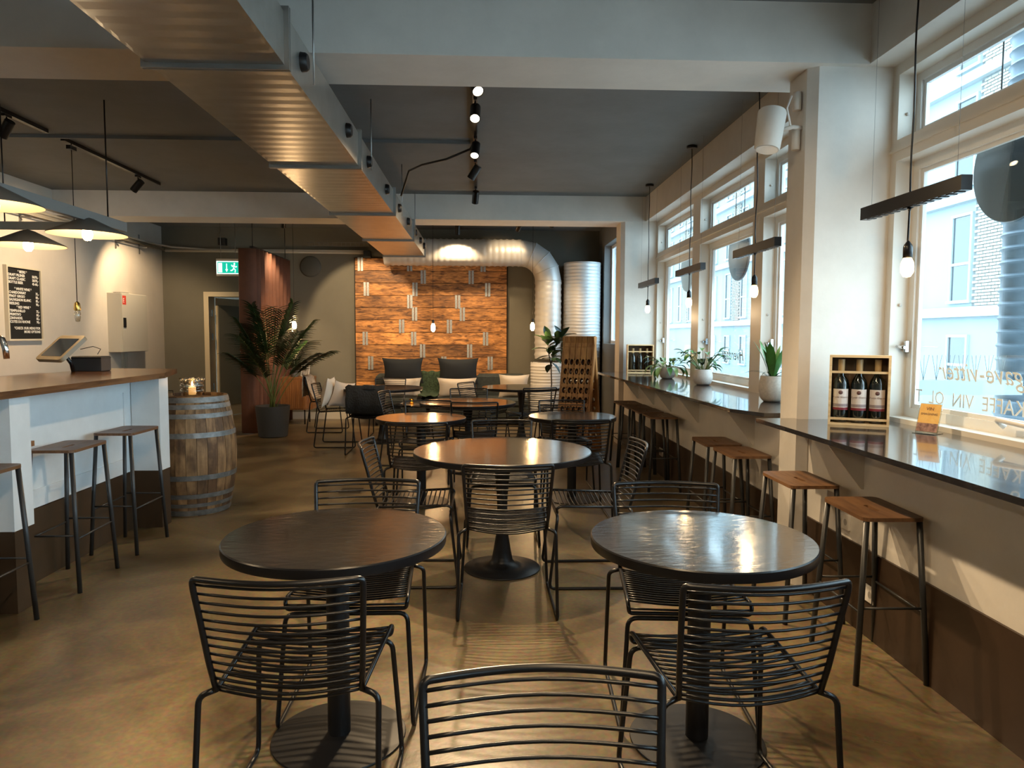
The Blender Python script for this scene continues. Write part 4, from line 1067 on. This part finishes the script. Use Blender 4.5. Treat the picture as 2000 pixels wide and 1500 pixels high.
def bottle(loc, rz, h, label, group, lab=True):
    s = h / .31; t = empty('wine_bottle', loc, rz, label, 'bottle', group)
    R_ = .036 * s
    MB().lathe([(.0001, 0), (R_ * .9, 0), (R_, .006 * s), (R_, .19 * s), (R_ * .9, .208 * s), (R_ * .5, .232 * s), (.0145 * s, .246 * s), (.0145 * s, .255 * s)], 28).build('bottle_body', bottle_g, t)
    MB().lathe([(.0148 * s, .246 * s), (.0155 * s, .30 * s), (.0155 * s, .31 * s), (.0001, .31 * s)], 20).build('foil_cap', caps, t, edge=50)
    if lab:
        e = .0006; a0, a1 = -PI / 2 - 1.15, -PI / 2 + 1.15
        MB().lathe([(R_ + e, .062 * s), (R_ + e, .165 * s)], 16, a0=a0, a1=a1).build('paper_label', labw, t)
        MB().lathe([(R_ + 2 * e, .062 * s), (R_ + 2 * e, .074 * s)], 16, a0=a0, a1=a1).build('label_band', labr, t)
        MB().lathe([(R_ + 2 * e, .078 * s), (R_ + 2 * e, .092 * s)], 16, a0=a0, a1=a1).build('label_band', mat('grey_label_band', (.3, .24, .24), .6), t)
        MB().lathe([(.0001, -.0002), (.010 * s, 0), (.010 * s, .0006), (.0001, .0006)], 14, M=Matrix.Translation((0, -R_ - .0004, .148 * s)) @ Matrix.Rotation(PI / 2, 4, 'X')).build('label_emblem', labt, t)
        text_mesh('label_text', 'Punto Grande', .012 * s, labt, t, Matrix.Translation((0, -R_ - .0010, .122 * s)) @ Matrix.Rotation(PI / 2, 4, 'X'), 'CENTER', .0002, .2)
    return t
def at_crate(t, lx, ly, lz):
    return t.matrix_basis @ Vector((lx, ly, lz))
rzc = -.48
c1 = crate((1.965, 3.625, .9755), rzc, 'open pine wine crate with three bottles on the near counter beside the pillar', .290, .370, .10, True)
for i, n_ in enumerate(('left', 'middle', 'right')):
    p = at_crate(c1, (i - 1) * .087, .054, .0125)
    bottle(p, rzc, .335, 'red wine bottle with cream label at the %s of the near pine crate' % n_, 'wine bottles in the near crate')
# far crate
c2_ = crate((2.0, 8.95, .9755), -.12, 'open pine wine crate on the far window counter beside the far pillar', .33, .36, .17, False)
for i, n_ in enumerate(('left', 'middle', 'right')):
    p = at_crate(c2_, (i - 1) * .088, .07, .0125)
    bottle(p, -.12, .30, 'dark wine bottle at the %s of the far pine crate' % n_, 'wine bottles in the far crate', False)
# leaflet
lf = empty('leaflet_stand', (2.15, 3.34, .9755), -1.0, 'orange leaflet in a clear stand on the near counter by the window', 'leaflet')
Ml = Matrix.Rotation(math.radians(-18), 4, 'X')
MB().box(-.052, .052, -.0015, .0015, .003, .15, M=Ml).box(-.052, .052, -.03, .06, 0, .003).build('clear_stand', cg, lf)
MB().box(-.048, .048, -.0035, -.002, .008, .147, M=Ml).build('leaflet', mat('orange_print', (.70, .36, .07), .5, c2=(.80, .52, .16), noise_scale=12), lf)
MB().box(-.048, .048, -.0042, -.0036, .008, .050, M=Ml).build('printed_picture', mat('brown_print', (.10, .04, .03), .5, c2=(.45, .25, .2), noise_scale=40), lf)
for k, (tx, sz) in enumerate((('VIN', .022), ('SMAGNING', .015))):
    text_mesh('leaflet_text', tx, sz, labt, lf, Ml @ Matrix.Translation((0, -.0044, .115 - k * .024)) @ Matrix.Rotation(PI / 2, 4, 'X'), 'CENTER', .0001)

# ================= WINDOW PENDANTS =================
bulb_w = mat('frosted_bulb_glow', (1, .8, .5), emit=(1, .62, .26), es=14)
bulb_hot = mat('hot_bulb_glow', (1, .8, .5), emit=(1, .66, .30), es=45)
def bulb(parent, x, y, z, r=.031, h=.12, m=None):
    return MB().lathe([(.0001, 0), (r * .55, .004), (r * .95, h * .25), (r, h * .5), (r * .9, h * .75), (r * .5, h), (.0001, h)], 20, (x, y, z)).build('bulb', m or bulb_w, parent)
louv = mat('black_louvre', (.03, .028, .028), .3)
WP = [(3.27, 2.045, .78, 'black linear pendant with a glowing bulb before the near window'), (5.15, 2.05, .80, 'black linear pendant with a glowing bulb just beyond the near pillar'), (6.80, 2.045, .84, 'black linear pendant before the middle of the far window'), (8.52, 2.045, .88, 'black linear pendant farthest away, near the far pillar')]
for y, z, L, lb in WP:
    t = empty('linear_pendant', (1.98, y, z), 0, lb, 'lamp', 'black linear pendants along the windows')
    MB().box(-.024, .024, -L / 2, L / 2, 0, .062).build('light_bar', black, t)
    n_ = 14; lv = None
    for k in range(n_):
        yy = -L / 2 + .03 + (L - .06) * k / n_
        if lv is None: lv = MB().box(-.018, .018, 0, (L - .06) / n_ * .5, -.004, 0).build('louvre', louv, t)
        else: q_ = lv.copy(); col.objects.link(q_); lv = q_
        lv.location = (0, yy, 0)
    ww = .012 if y > 4 else .004
    cp = [(0, ww * math.sin(k * 1.1), .062 + (ZC - z - .062) * k / 12) for k in range(13)]
    MB().tube(cp, .0042, 6).build('cord', black, t)
    MB().cyl((0, 0, 0), .05, ZC - z - .028, ZC - z, 24, bev=.003).build('ceiling_rose', black, t)
    MB().tube([(0, .0, 0), (0, .0, -.02), (0, .004, -.16)], [.012, .0045, .0045], 8).build('bulb_cord', black, t)
    MB().lathe([(.004, -.155), (.018, -.175), (.021, -.185), (.021, -.235), (.0001, -.235)], 16).build('bulb_socket', black, t)
    bulb(t, 0, 0, -.325, .029, .095)
    lamp('pendant_glow', 'POINT', (1.98, y, z - .38), 3, WARM, size=.03)
    for s in (-1, 1): MB().tube([(0, s * L * .42, .062), (0, s * L * .42, ZC - z)], .0009, 4).build('suspension_wire', galv2, t)

# ================= MIDDLE PENDANTS =================
for x, y, z, lb in ((-2.76, 10.55, 1.52, 'bare bulb pendant hanging over the palm at the left'), (-.725, 10.40, 1.495, 'bare bulb pendant in front of the plank panel'), (.723, 10.40, 1.515, 'bare bulb pendant in front of the white spiral duct')):
    t = empty('bulb_pendant', (x, y, z), 0, lb, 'lamp', 'bare bulb pendants before the back wall')
    bulb(t, 0, 0, 0, .032, .12, bulb_hot)
    MB().lathe([(.0001, .115), (.016, .115), (.018, .16), (.004, .18)], 14).build('bulb_socket', blackm, t)
    MB().tube([(0, 0, .175), (0, 0, ZC - z)], .0028, 6).build('cord', black, t)
    lamp('bulb_light', 'POINT', (x, y - .05, z - .05), 16, WARM2, size=.04)

# ================= TRACKS & SPOTS =================
def track(x, y0, y1, label, z=ZC):
    t = empty('track_rail', (x, (y0 + y1) / 2, z), 0, label, 'track', None)
    h = (y1 - y0) / 2
    MB().box(-.018, .018, -h, h, -.034, 0).build('rail', black, t)
    MB().box(-.006, .006, -h + .02, h - .02, -.0345, -.034).build('rail_slot', blackm, t)
    return t
lensg = mat('lit_spot_lens', (1, .8, .5), emit=(1, .80, .52), es=18); lensd = mat('dim_spot_lens', (.5, .45, .4), .2, emit=(1, .85, .65), es=2.0)
def spot(x, y, aim, label, power=0, ang=60, m=None, z=ZC, color=WARM, blend=.6, L=.15, glow=True):
    t = empty('track_spotlight', (x, y, z - .034), 0, label, 'spotlight', 'black track spotlights')
    a = (Vector(aim) - Vector((x, y, z - .13))).normalized()
    MB().box(-.014, .014, -.045, .045, -.02, 0).tube([(0, 0, -.018), (0, 0, -.075)], .006, 8).build('track_adapter', blackm, t)
    q = a.to_track_quat('Z', 'Y').to_matrix().to_4x4()
    Mx = Matrix.Translation((0, 0, -.10)) @ q
    MB().lathe([(.0001, -L * .4), (.036, -L * .4), (.040, -L * .37), (.040, L * .6), (.034, L * .6), (.034, L * .55)], 24, M=Mx).build('lamp_can', black, t, edge=40)
    MB().lathe([(.0001, L * .56), (.034, L * .56)], 24, M=Mx).build('lens', m or (lensg if power else lensd), t)
    if power:
        p = Vector((x, y, z - .134)) + a * (L * .62 + .004)
        lamp('spot_beam', 'SPOT', p, power, color, aim=aim, size=.03, angle=ang, blend=blend)
    return t
tk_ = track(-.075, 4.45, 9.22, 'black track rail on the ceiling between the two beams'); tk_.rotation_euler.z = .009
spot(-.055, 4.86, (.9, 2.2, 0), 'track spotlight nearest the front beam with a lit face', 230, 85)
spot(-.06, 5.45, (-.15, 2.7, 0), 'brightest track spotlight, pointing towards the viewer', 280, 72)
spot(-.07, 6.50, (-.4, 4.4, 0), 'track spotlight in the middle of the central rail, tilted down', 150, 95)
spot(-.08, 7.36, (-2.2, 8.6, 0), 'track spotlight tilted to the left on the central rail', 120, 80)
spot(-.09, 8.66, (-.4, 10.5, .3), 'track spotlight at the far end of the central rail', 130, 80)
track(-3.86, 4.6, 6.58, 'short black track rail at the upper left over the bar')
track(-3.86, 6.82, 8.77, 'long black track rail over the menu board wall')
spot(-3.86, 6.05, (-5.4, 6.6, 1.2), 'track spotlight at the upper left edge of the photo', 90, 100)
spot(-3.86, 8.25, (-5.4, 8.6, 1.6), 'track spotlight left of the far beam, aimed at the left wall', 140, 100)
# back room
track(-1.0, 9.9, 11.6, 'black track rail behind the far beam')
spot(-2.95, 10.75, (-3.3, 11.7, 1.2), 'track spotlight behind the far beam above the curtain', 90, 60)
spot(-1.95, 10.15, (-2.0, 12.2, 1.8), 'track spotlight behind the far beam left of the duct', 210, 48, blend=.3)
spot(-.40, 11.30, (-.5, 12.2, .8), 'track spotlight behind the far beam above the plank panel', 125, 110)
spot(.55, 11.0, (.35, 11.9, 2.7), 'track spotlight behind the far beam lighting the spiral duct', 24, 60)
spot(-4.6, 10.3, (-5.2, 11.2, 1.6), 'track spotlight behind the far beam lighting the grey cabinet', 130, 100)
spot(1.0, 10.45, (1.2, 11.9, 1.0), 'track spotlight behind the far beam at the right', 60, 60)
# unseen tracks and spots added over the front of the room for ambient light
track(-.055, -2.6, 3.7, 'added unseen black track rail on the ceiling above the viewer')
n_k = 0
for y, aim in ((-1.9, (-.8, .4, 0)), (-.3, (-1.4, 2.2, 0)), (.6, (.9, 2.6, 0)), (1.5, (-.2, 3.4, 0)), (2.3, (1.857, 3.4, .1))):
    spot(-.05, y, aim, 'added fill spotlight on the unseen rail above the viewer, %s from the rear' % ('first', 'second', 'third', 'fourth', 'fifth')[n_k], 48, 105); n_k += 1
track(-3.4, -2.6, 3.7, 'added unseen black track rail above the front of the bar')
n_k = 0
for y, aim in ((-1.5, (-2.2, .8, 0)), (.6, (-2.0, 2.2, 0)), (2.4, (-2.2, 3.9, .3))):
    spot(-3.4, y, aim, 'added unseen fill spotlight above the front of the bar, %s from the rear' % ('first', 'second', 'third')[n_k], 62, 105); n_k += 1

# ================= BAR PENDANT LAMPS =================
barm = mat('grey_painted_beam', (.22, .22, .21), .5)
bb = empty('hanging_beam', (-2.93, 4.2, 2.275), 0, 'long grey beam hung on black cords above the bar', 'lamp beam')
MB().box(-.022, .022, -1.9, 1.80, 0, .075).build('beam', barm, bb)
for y in (-1.2, .25, 1.55): MB().tube([(0, y, .075), (0, y, ZC - 2.275)], .0055, 6).build('cord', black, bb)
MB().tube([(0, .25, ZC - 2.275 - .02)] + [(-.28 * k, .25 - .05 * k, ZC - 2.275 - .02 - .10 * math.sin(PI * k / 6)) for k in range(1, 7)], .005, 6).build('cord', black, bb)
bb2 = empty('hanging_beam', (-3.95, 5.88, 2.27), 0, 'short grey beam hung crosswise above the back of the bar', 'lamp beam')
MB().box(-.75, .72, -.02, .02, 0, .06).build('beam', barm, bb2)
for x in (-.6, .15): MB().tube([(x, 0, .06), (x, 0, ZC - 2.27)], .005, 6).build('cord', black, bb2)
conem_o = mat('grey_cone_outside', (.12, .11, .095), .5); conem_i = mat('cream_cone_inside', (.80, .66, .46), .6)
for x, y, z, top, lb, e in ((-2.93, 5.45, 2.175, 2.275, 'flat cone lamp with a glowing bulb hanging under the beam end above the bar', 5), (-2.93, 4.43, 2.205, 2.275, 'flat cone lamp cut by the left edge above the bar', 4), (-3.62, 5.87, 2.14, 2.27, 'flat cone lamp hanging lower at the left, before the menu board wall', 5)):
    t = empty('cone_pendant', (x, y, z), 0, lb, 'lamp', 'flat cone lamps above the bar')
    MB().lathe([(.268, 0), (.264, .008), (.05, .115), (.02, .125), (.0001, .125)], 48).build('cone_shade', conem_o, t, edge=40)
    MB().lathe([(.266, 0), (.05, .105), (.0001, .112)], 48).build('shade_lining', conem_i, t)
    MB().tube([(0, 0, .12), (0, 0, top - z + .01)], .008, 8).build('stem', blackm, t)
    bulb(t, 0, 0, -.045, .036, .10, bulb_hot)
    lamp('cone_light', 'POINT', (x, y, z - .09), e, WARM, size=.04)
bp_ = empty('bulb_pendant', (-3.80, 6.85, 1.555), 0, 'unlit clear bulb on a brass socket hanging before the left wall', 'lamp')
MB().lathe([(.0001, 0), (.018, .005), (.026, .04), (.028, .08), (.020, .11)], 20).build('bulb', cg, bp_)
MB().lathe([(.026, .105), (.030, .12), (.026, .15), (.022, .175), (.008, .19), (.0001, .19)], 20).build('bulb_socket', brass, bp_)
MB().tube([(0, 0, .185), (0, 0, ZC - 1.60)], .0035, 6).build('cord', black, bp_)
MB().box(-.02, .02, -.05, .05, ZC - 1.6 - .065, ZC - 1.6 - .03).build('cord_box', blackm, bp_)

# ================= MENU BOARD =================
mb = empty('menu_board', (-5.4, 8.60, 1.79), 0, 'black letter board listing beers and wines in a pale frame on the left wall', 'menu board')
h2, wy = .43, .32
MB().box(0, .045, -wy, wy, h2 - .022, h2).box(0, .045, -wy, wy, -h2, -h2 + .022).box(0, .045, -wy, -wy + .022, -h2 + .022, h2 - .022).box(0, .045, wy - .022, wy, -h2 + .022, h2 - .022).build('frame', mat('pale_wood_frame', (.62, .56, .44), .5), mb)
MB().box(0, .028, -wy + .022, wy - .022, -h2 + .022, h2 - .022).build('felt_board', mat('black_felt', (.008, .008, .008), .9), mb)
ink = mat('white_letters', (.85, .84, .80), .5)
def mtext(txt, y, z, size, al):
    Mx = Matrix(((0, 0, 1, .0285), (1, 0, 0, y), (0, 1, 0, z), (0, 0, 0, 1)))
    text_mesh('board_letters', txt, size, ink, mb, Mx, al, .0006, bold=.0011)
L0, R0 = -wy + .05, wy - .045; S = .042
rows = [('* BEERS *', None, 'C'), ('DRAFT PILSNER', '50/70,-'), ('DRAFT CLASSIC', '50/70,-'), ('BOTTLE BEER', '45-60,-'), None, ('* WHITE WINE *', None, 'C'), ('CHARDONNAY', '75,-'), ('PINOT GRIGIO', '80,-'), ('SAUVIGNON BLANC', '85,-'), ('RIESLING', '90,-'), ('* RED WINE *', None, 'C'), ('TEMPRANILLO', '75,-'), ('PRIMITIVO', '80,-'), ('ZINFANDEL', '85,-'), ('COTES DU RHONE', '90,-'), None, ('*CHECK OUR MENU FOR', None, 'R'), ('MORE OPTIONS', None, 'R')]
z = h2 - .075
for q in rows:
    if q:
        if len(q) == 3: mtext(q[0], -.02 if q[2] == 'C' else R0, z, S, 'CENTER' if q[2] == 'C' else 'RIGHT')
        else: mtext(q[0], L0, z, S, 'LEFT'); mtext(q[1], R0, z, S, 'RIGHT')
    z -= .0420 if q else .032
# ================= GREY CABINET =================
ec = empty('electrical_cabinet', (-5.4, 10.88, 1.18), 0, 'grey metal wall cabinet with a red sticker on the left wall', 'cabinet')
ecm = mat('grey_enamel', (.50, .47, .40), .4)
MB().box(0, .19, -.39, .39, 0, .86, bev=.004).build('cabinet_body', ecm, ec)
MB().box(.191, .205, -.385, .385, .005, .855, bev=.003).build('cabinet_door', ecm, ec)
MB().box(.205, .212, -.355, -.28, .36, .50).build('lock', black, ec)
MB().box(.205, .2062, -.365, -.26, .69, .82).build('sticker', mat('red_sticker', (.55, .05, .03), .5), ec)
Mx = Matrix(((0, 0, 1, .2064), (1, 0, 0, -.332), (0, 1, 0, .72), (0, 0, 0, 1))); text_mesh('sticker_mark', 'E', .09, ink, ec, Mx, 'CENTER', .0003)
MB().box(.02, .12, -.25, .0, .86, .875).build('book', blackm, ec)
MB().box(0, .03, -.04, .0, -1.18, 0).box(0, .03, .06, .10, -1.18, 0).build('cable_duct', ecm, ec)
# ================= CONDUITS, SIGN, SPEAKER =================
pipem = mat('dirty_white_conduit', (.42, .38, .31), .5)
cdt = MB().tube([(-5.33, 4.5, 2.86), (-5.33, 12.18, 2.86)], .022, 8).tube([(-5.33, 4.5, 2.90), (-5.33, 11.6, 2.90), (-5.2, 12.2, 2.90), (-4.6, 12.22, 2.86), (-1.95, 12.22, 2.86)], .018, 8).tube([(-5.30, 12.20, 2.84), (-1.9, 12.22, 2.83)], .024, 8).tube([(-5.28, 4.5, 2.83), (-5.28, 12.1, 2.83)], .010, 6)
tag(cdt.build('conduit_run', pipem), 'pale cable conduits running along the left and back walls', 'pipe')
tr = MB().box(0, .135, 0, .03, -.01, .008).box(0, .012, 0, .03, -.10, .20).build('pipe_bracket', galv2)
tag(tr, 'small steel bracket holding the conduits on the left wall', 'bracket', 'steel conduit brackets on the left wall')
for k in range(10):
    if k: tr = tr.copy(); col.objects.link(tr)
    tr.location = (-5.4, 5.0 + k * .72, 2.80)
ctm = MB()
for k in range(14): ctm.tube([(-2.9 + k * .075, 12.15, 2.93), (-2.9 + k * .075, 12.15, 2.99)], .003, 4)
ctm.tube([(-2.95, 12.15, 2.93), (-1.9, 12.15, 2.93)], .004, 4).tube([(-2.95, 12.15, 2.99), (-1.9, 12.15, 2.99)], .004, 4)
tag(ctm.build('wire_tray', galv2), 'short wire cable tray beside the left end of the spiral duct', 'cable tray')
for x, y, z, lb in ((-5.25, 7.93, 2.97, 'small junction box on the conduit above the menu board'), (-4.32, 12.1, 2.98, 'small black junction box above the exit sign'), (-1.95, 12.20, 2.80, 'grey junction box at the end of the spiral duct')):
    o = MB().box(-.06, .06, -.05, .05, -.06, .06, bev=.006).build('junction_box', blackm); o.location = (x, y, z); tag(o, lb, 'box')
cp_ = MB().box(-4.4, -.12, 6.74, 6.775, ZC - .03, ZC)
tag(cp_.build('ceiling_conduit', ceilm), 'thin grey conduit crossing the ceiling between the beams', 'pipe')
dp = MB().tube([(-.10, 6.78, ZC - .03), (-.12, 6.80, ZC - .06), (-.35, 6.95, ZC - .12), (-.60, 7.15, ZC - .13), (-.76, 7.45, ZC - .12), (-.86, 7.60, 2.90)], .011, 8)
tag(dp.build('ceiling_cable', black), 'black cable drooping from the track rail to the air duct', 'cable')
es_ = empty('exit_sign', (-4.06, 11.6, 2.375), 0, 'green emergency exit sign hanging beside the curtain', 'sign')
es_.scale = (.76, 1, 1)
MB().box(-.24, .24, -.02, .02, 0, .03).box(-.24, .24, -.02, .02, .235, .27).build('sign_housing', plastw, es_)
esg = mat('green_exit_panel', (.0, .3, .2), emit=(.0, .42, .28), es=1.0); esw = mat('lit_sign_white', (.9, 1, .95), emit=(.75, 1, .92), es=1.1)
MB().box(-.24, .24, -.012, .012, .03, .235).build('sign_rim', esw, es_)
MB().box(-.215, .235, -.0165, -.012, .045, .22).build('sign_panel', esg, es_)
MB().box(-.20, -.12, -.019, -.0165, .055, .205).build('door_symbol', esw, es_)
b = MB().box(-.035, -.018, -.019, -.0165, .10, .195); b.add([(-.055, -.019, .105), (.002, -.019, .105), (-.0265, -.019, .060)], [(0, 1, 2)]); b.build('arrow_symbol', esw, es_)
b = MB()
b.lathe([(.0001, 0), (.017, 0)], 16, M=Matrix.Translation((.135, -.0185, .190)) @ Matrix.Rotation(PI / 2, 4, 'X'))
for pp in ([(.125, .168), (.12, .12)], [(.12, .12), (.155, .095), (.145, .055)], [(.12, .12), (.09, .09), (.055, .085)], [(.125, .165), (.09, .15), (.075, .175)], [(.13, .165), (.16, .14), (.185, .15)]):
    b.tube([(x, -.0185, z) for x, z in pp], .009, 6)
b.build('running_figure', esw, es_)
MB().tube([(-.15, 0, .27), (-.15, 0, ZC - 2.375)], .005, 6).tube([(.15, 0, .27), (.15, 0, ZC - 2.375)], .005, 6).build('sign_hanger', galv2, es_)
# duct-like wall fan and far small things on the back wall
# speaker on pillar
sk = empty('wall_speaker', (1.61, 4.02, 2.60), 0, 'white cylindrical loudspeaker bracketed to the near pillar', 'speaker')
Ms = Matrix.Rotation(math.radians(10), 4, 'Y') @ Matrix.Rotation(math.radians(-8), 4, 'X')
MB().lathe([(.0001, -.115), (.064, -.115), (.070, -.105), (.078, .10), (.074, .11), (.0001, .11)], 36, M=Ms).build('speaker_body', white, sk, edge=40)
MB().lathe([(.0001, -.1165), (.058, -.1165)], 24, M=Ms).build('speaker_grille', plastw, sk)
MB().tube([(.07, 0, .0), (.13, 0, .02), (.20, .02, .02)], .012, 8).build('speaker_arm', white, sk); MB().cyl((.165, .03, 0), .024, -.10, .02, 16).build('wall_bracket', white, sk); MB().cyl((.165, .03, 0), .024, .12, .22, 16).build('cable_box', white, sk)
MB().tube([(.12, 0, .19), (.09, -.01, .12), (.12, 0, .02)], .006, 6).build('speaker_cable', plastw, sk)
# floor drain
fd = MB().lathe([(.0001, .001), (.14, .001), (.145, .004), (.15, .001)], 48)
o = fd.build('floor_drain', mat('steel_drain', (.25, .22, .17), .4, metal=.7)); o.location = (-1.22, 6.55, 0); tag(o, 'round steel floor drain cover left of the tables', 'drain')
b = MB()
for k in range(9): b.box(-.10, .10, -.10 + k * .025, -.092 + k * .025, .0045, .0055)
b.build('drain_slot', blackm, o)
# sockets under counters
for y, z, lb in ((3.52, .50, 'white wall socket under the near counter'), (5.1, .52, 'white wall socket under the far counter near the pillar'), (5.55, .60, 'second white wall socket under the far counter'), (3.25, .22, 'white socket low on the brown skirting below the near counter'), (7.2, .25, 'white socket on the brown skirting under the far counter')):
    t = empty('wall_socket', (XW if z > .4 else XW - .012, y, z), 0, lb, 'socket')
    MB().box(-.012, 0, -.06, .06, -.04, .04, bev=.003).build('socket_plate', plastw, t)
    for s in (-.03, .03): MB().lathe([(.0001, 0), (.017, 0)], 16, M=Matrix.Translation((-.0125, s, 0)) @ Matrix.Rotation(-PI / 2, 4, 'Y')).build('socket_hole', mat('socket_grey', (.4, .38, .35), .5), t)
# round shadowy wall vent right of curtain
o = MB().lathe([(.0001, -.03), (.15, -.03), (.17, -.02), (.18, 0)], 36, M=Matrix.Rotation(-PI / 2, 4, 'X')).build('wall_vent', mat('vent_grey', (.07, .068, .055), .6)); o.location = (-2.93, 12.299, 2.60); tag(o, 'round grey vent high on the back wall beside the curtain', 'vent')
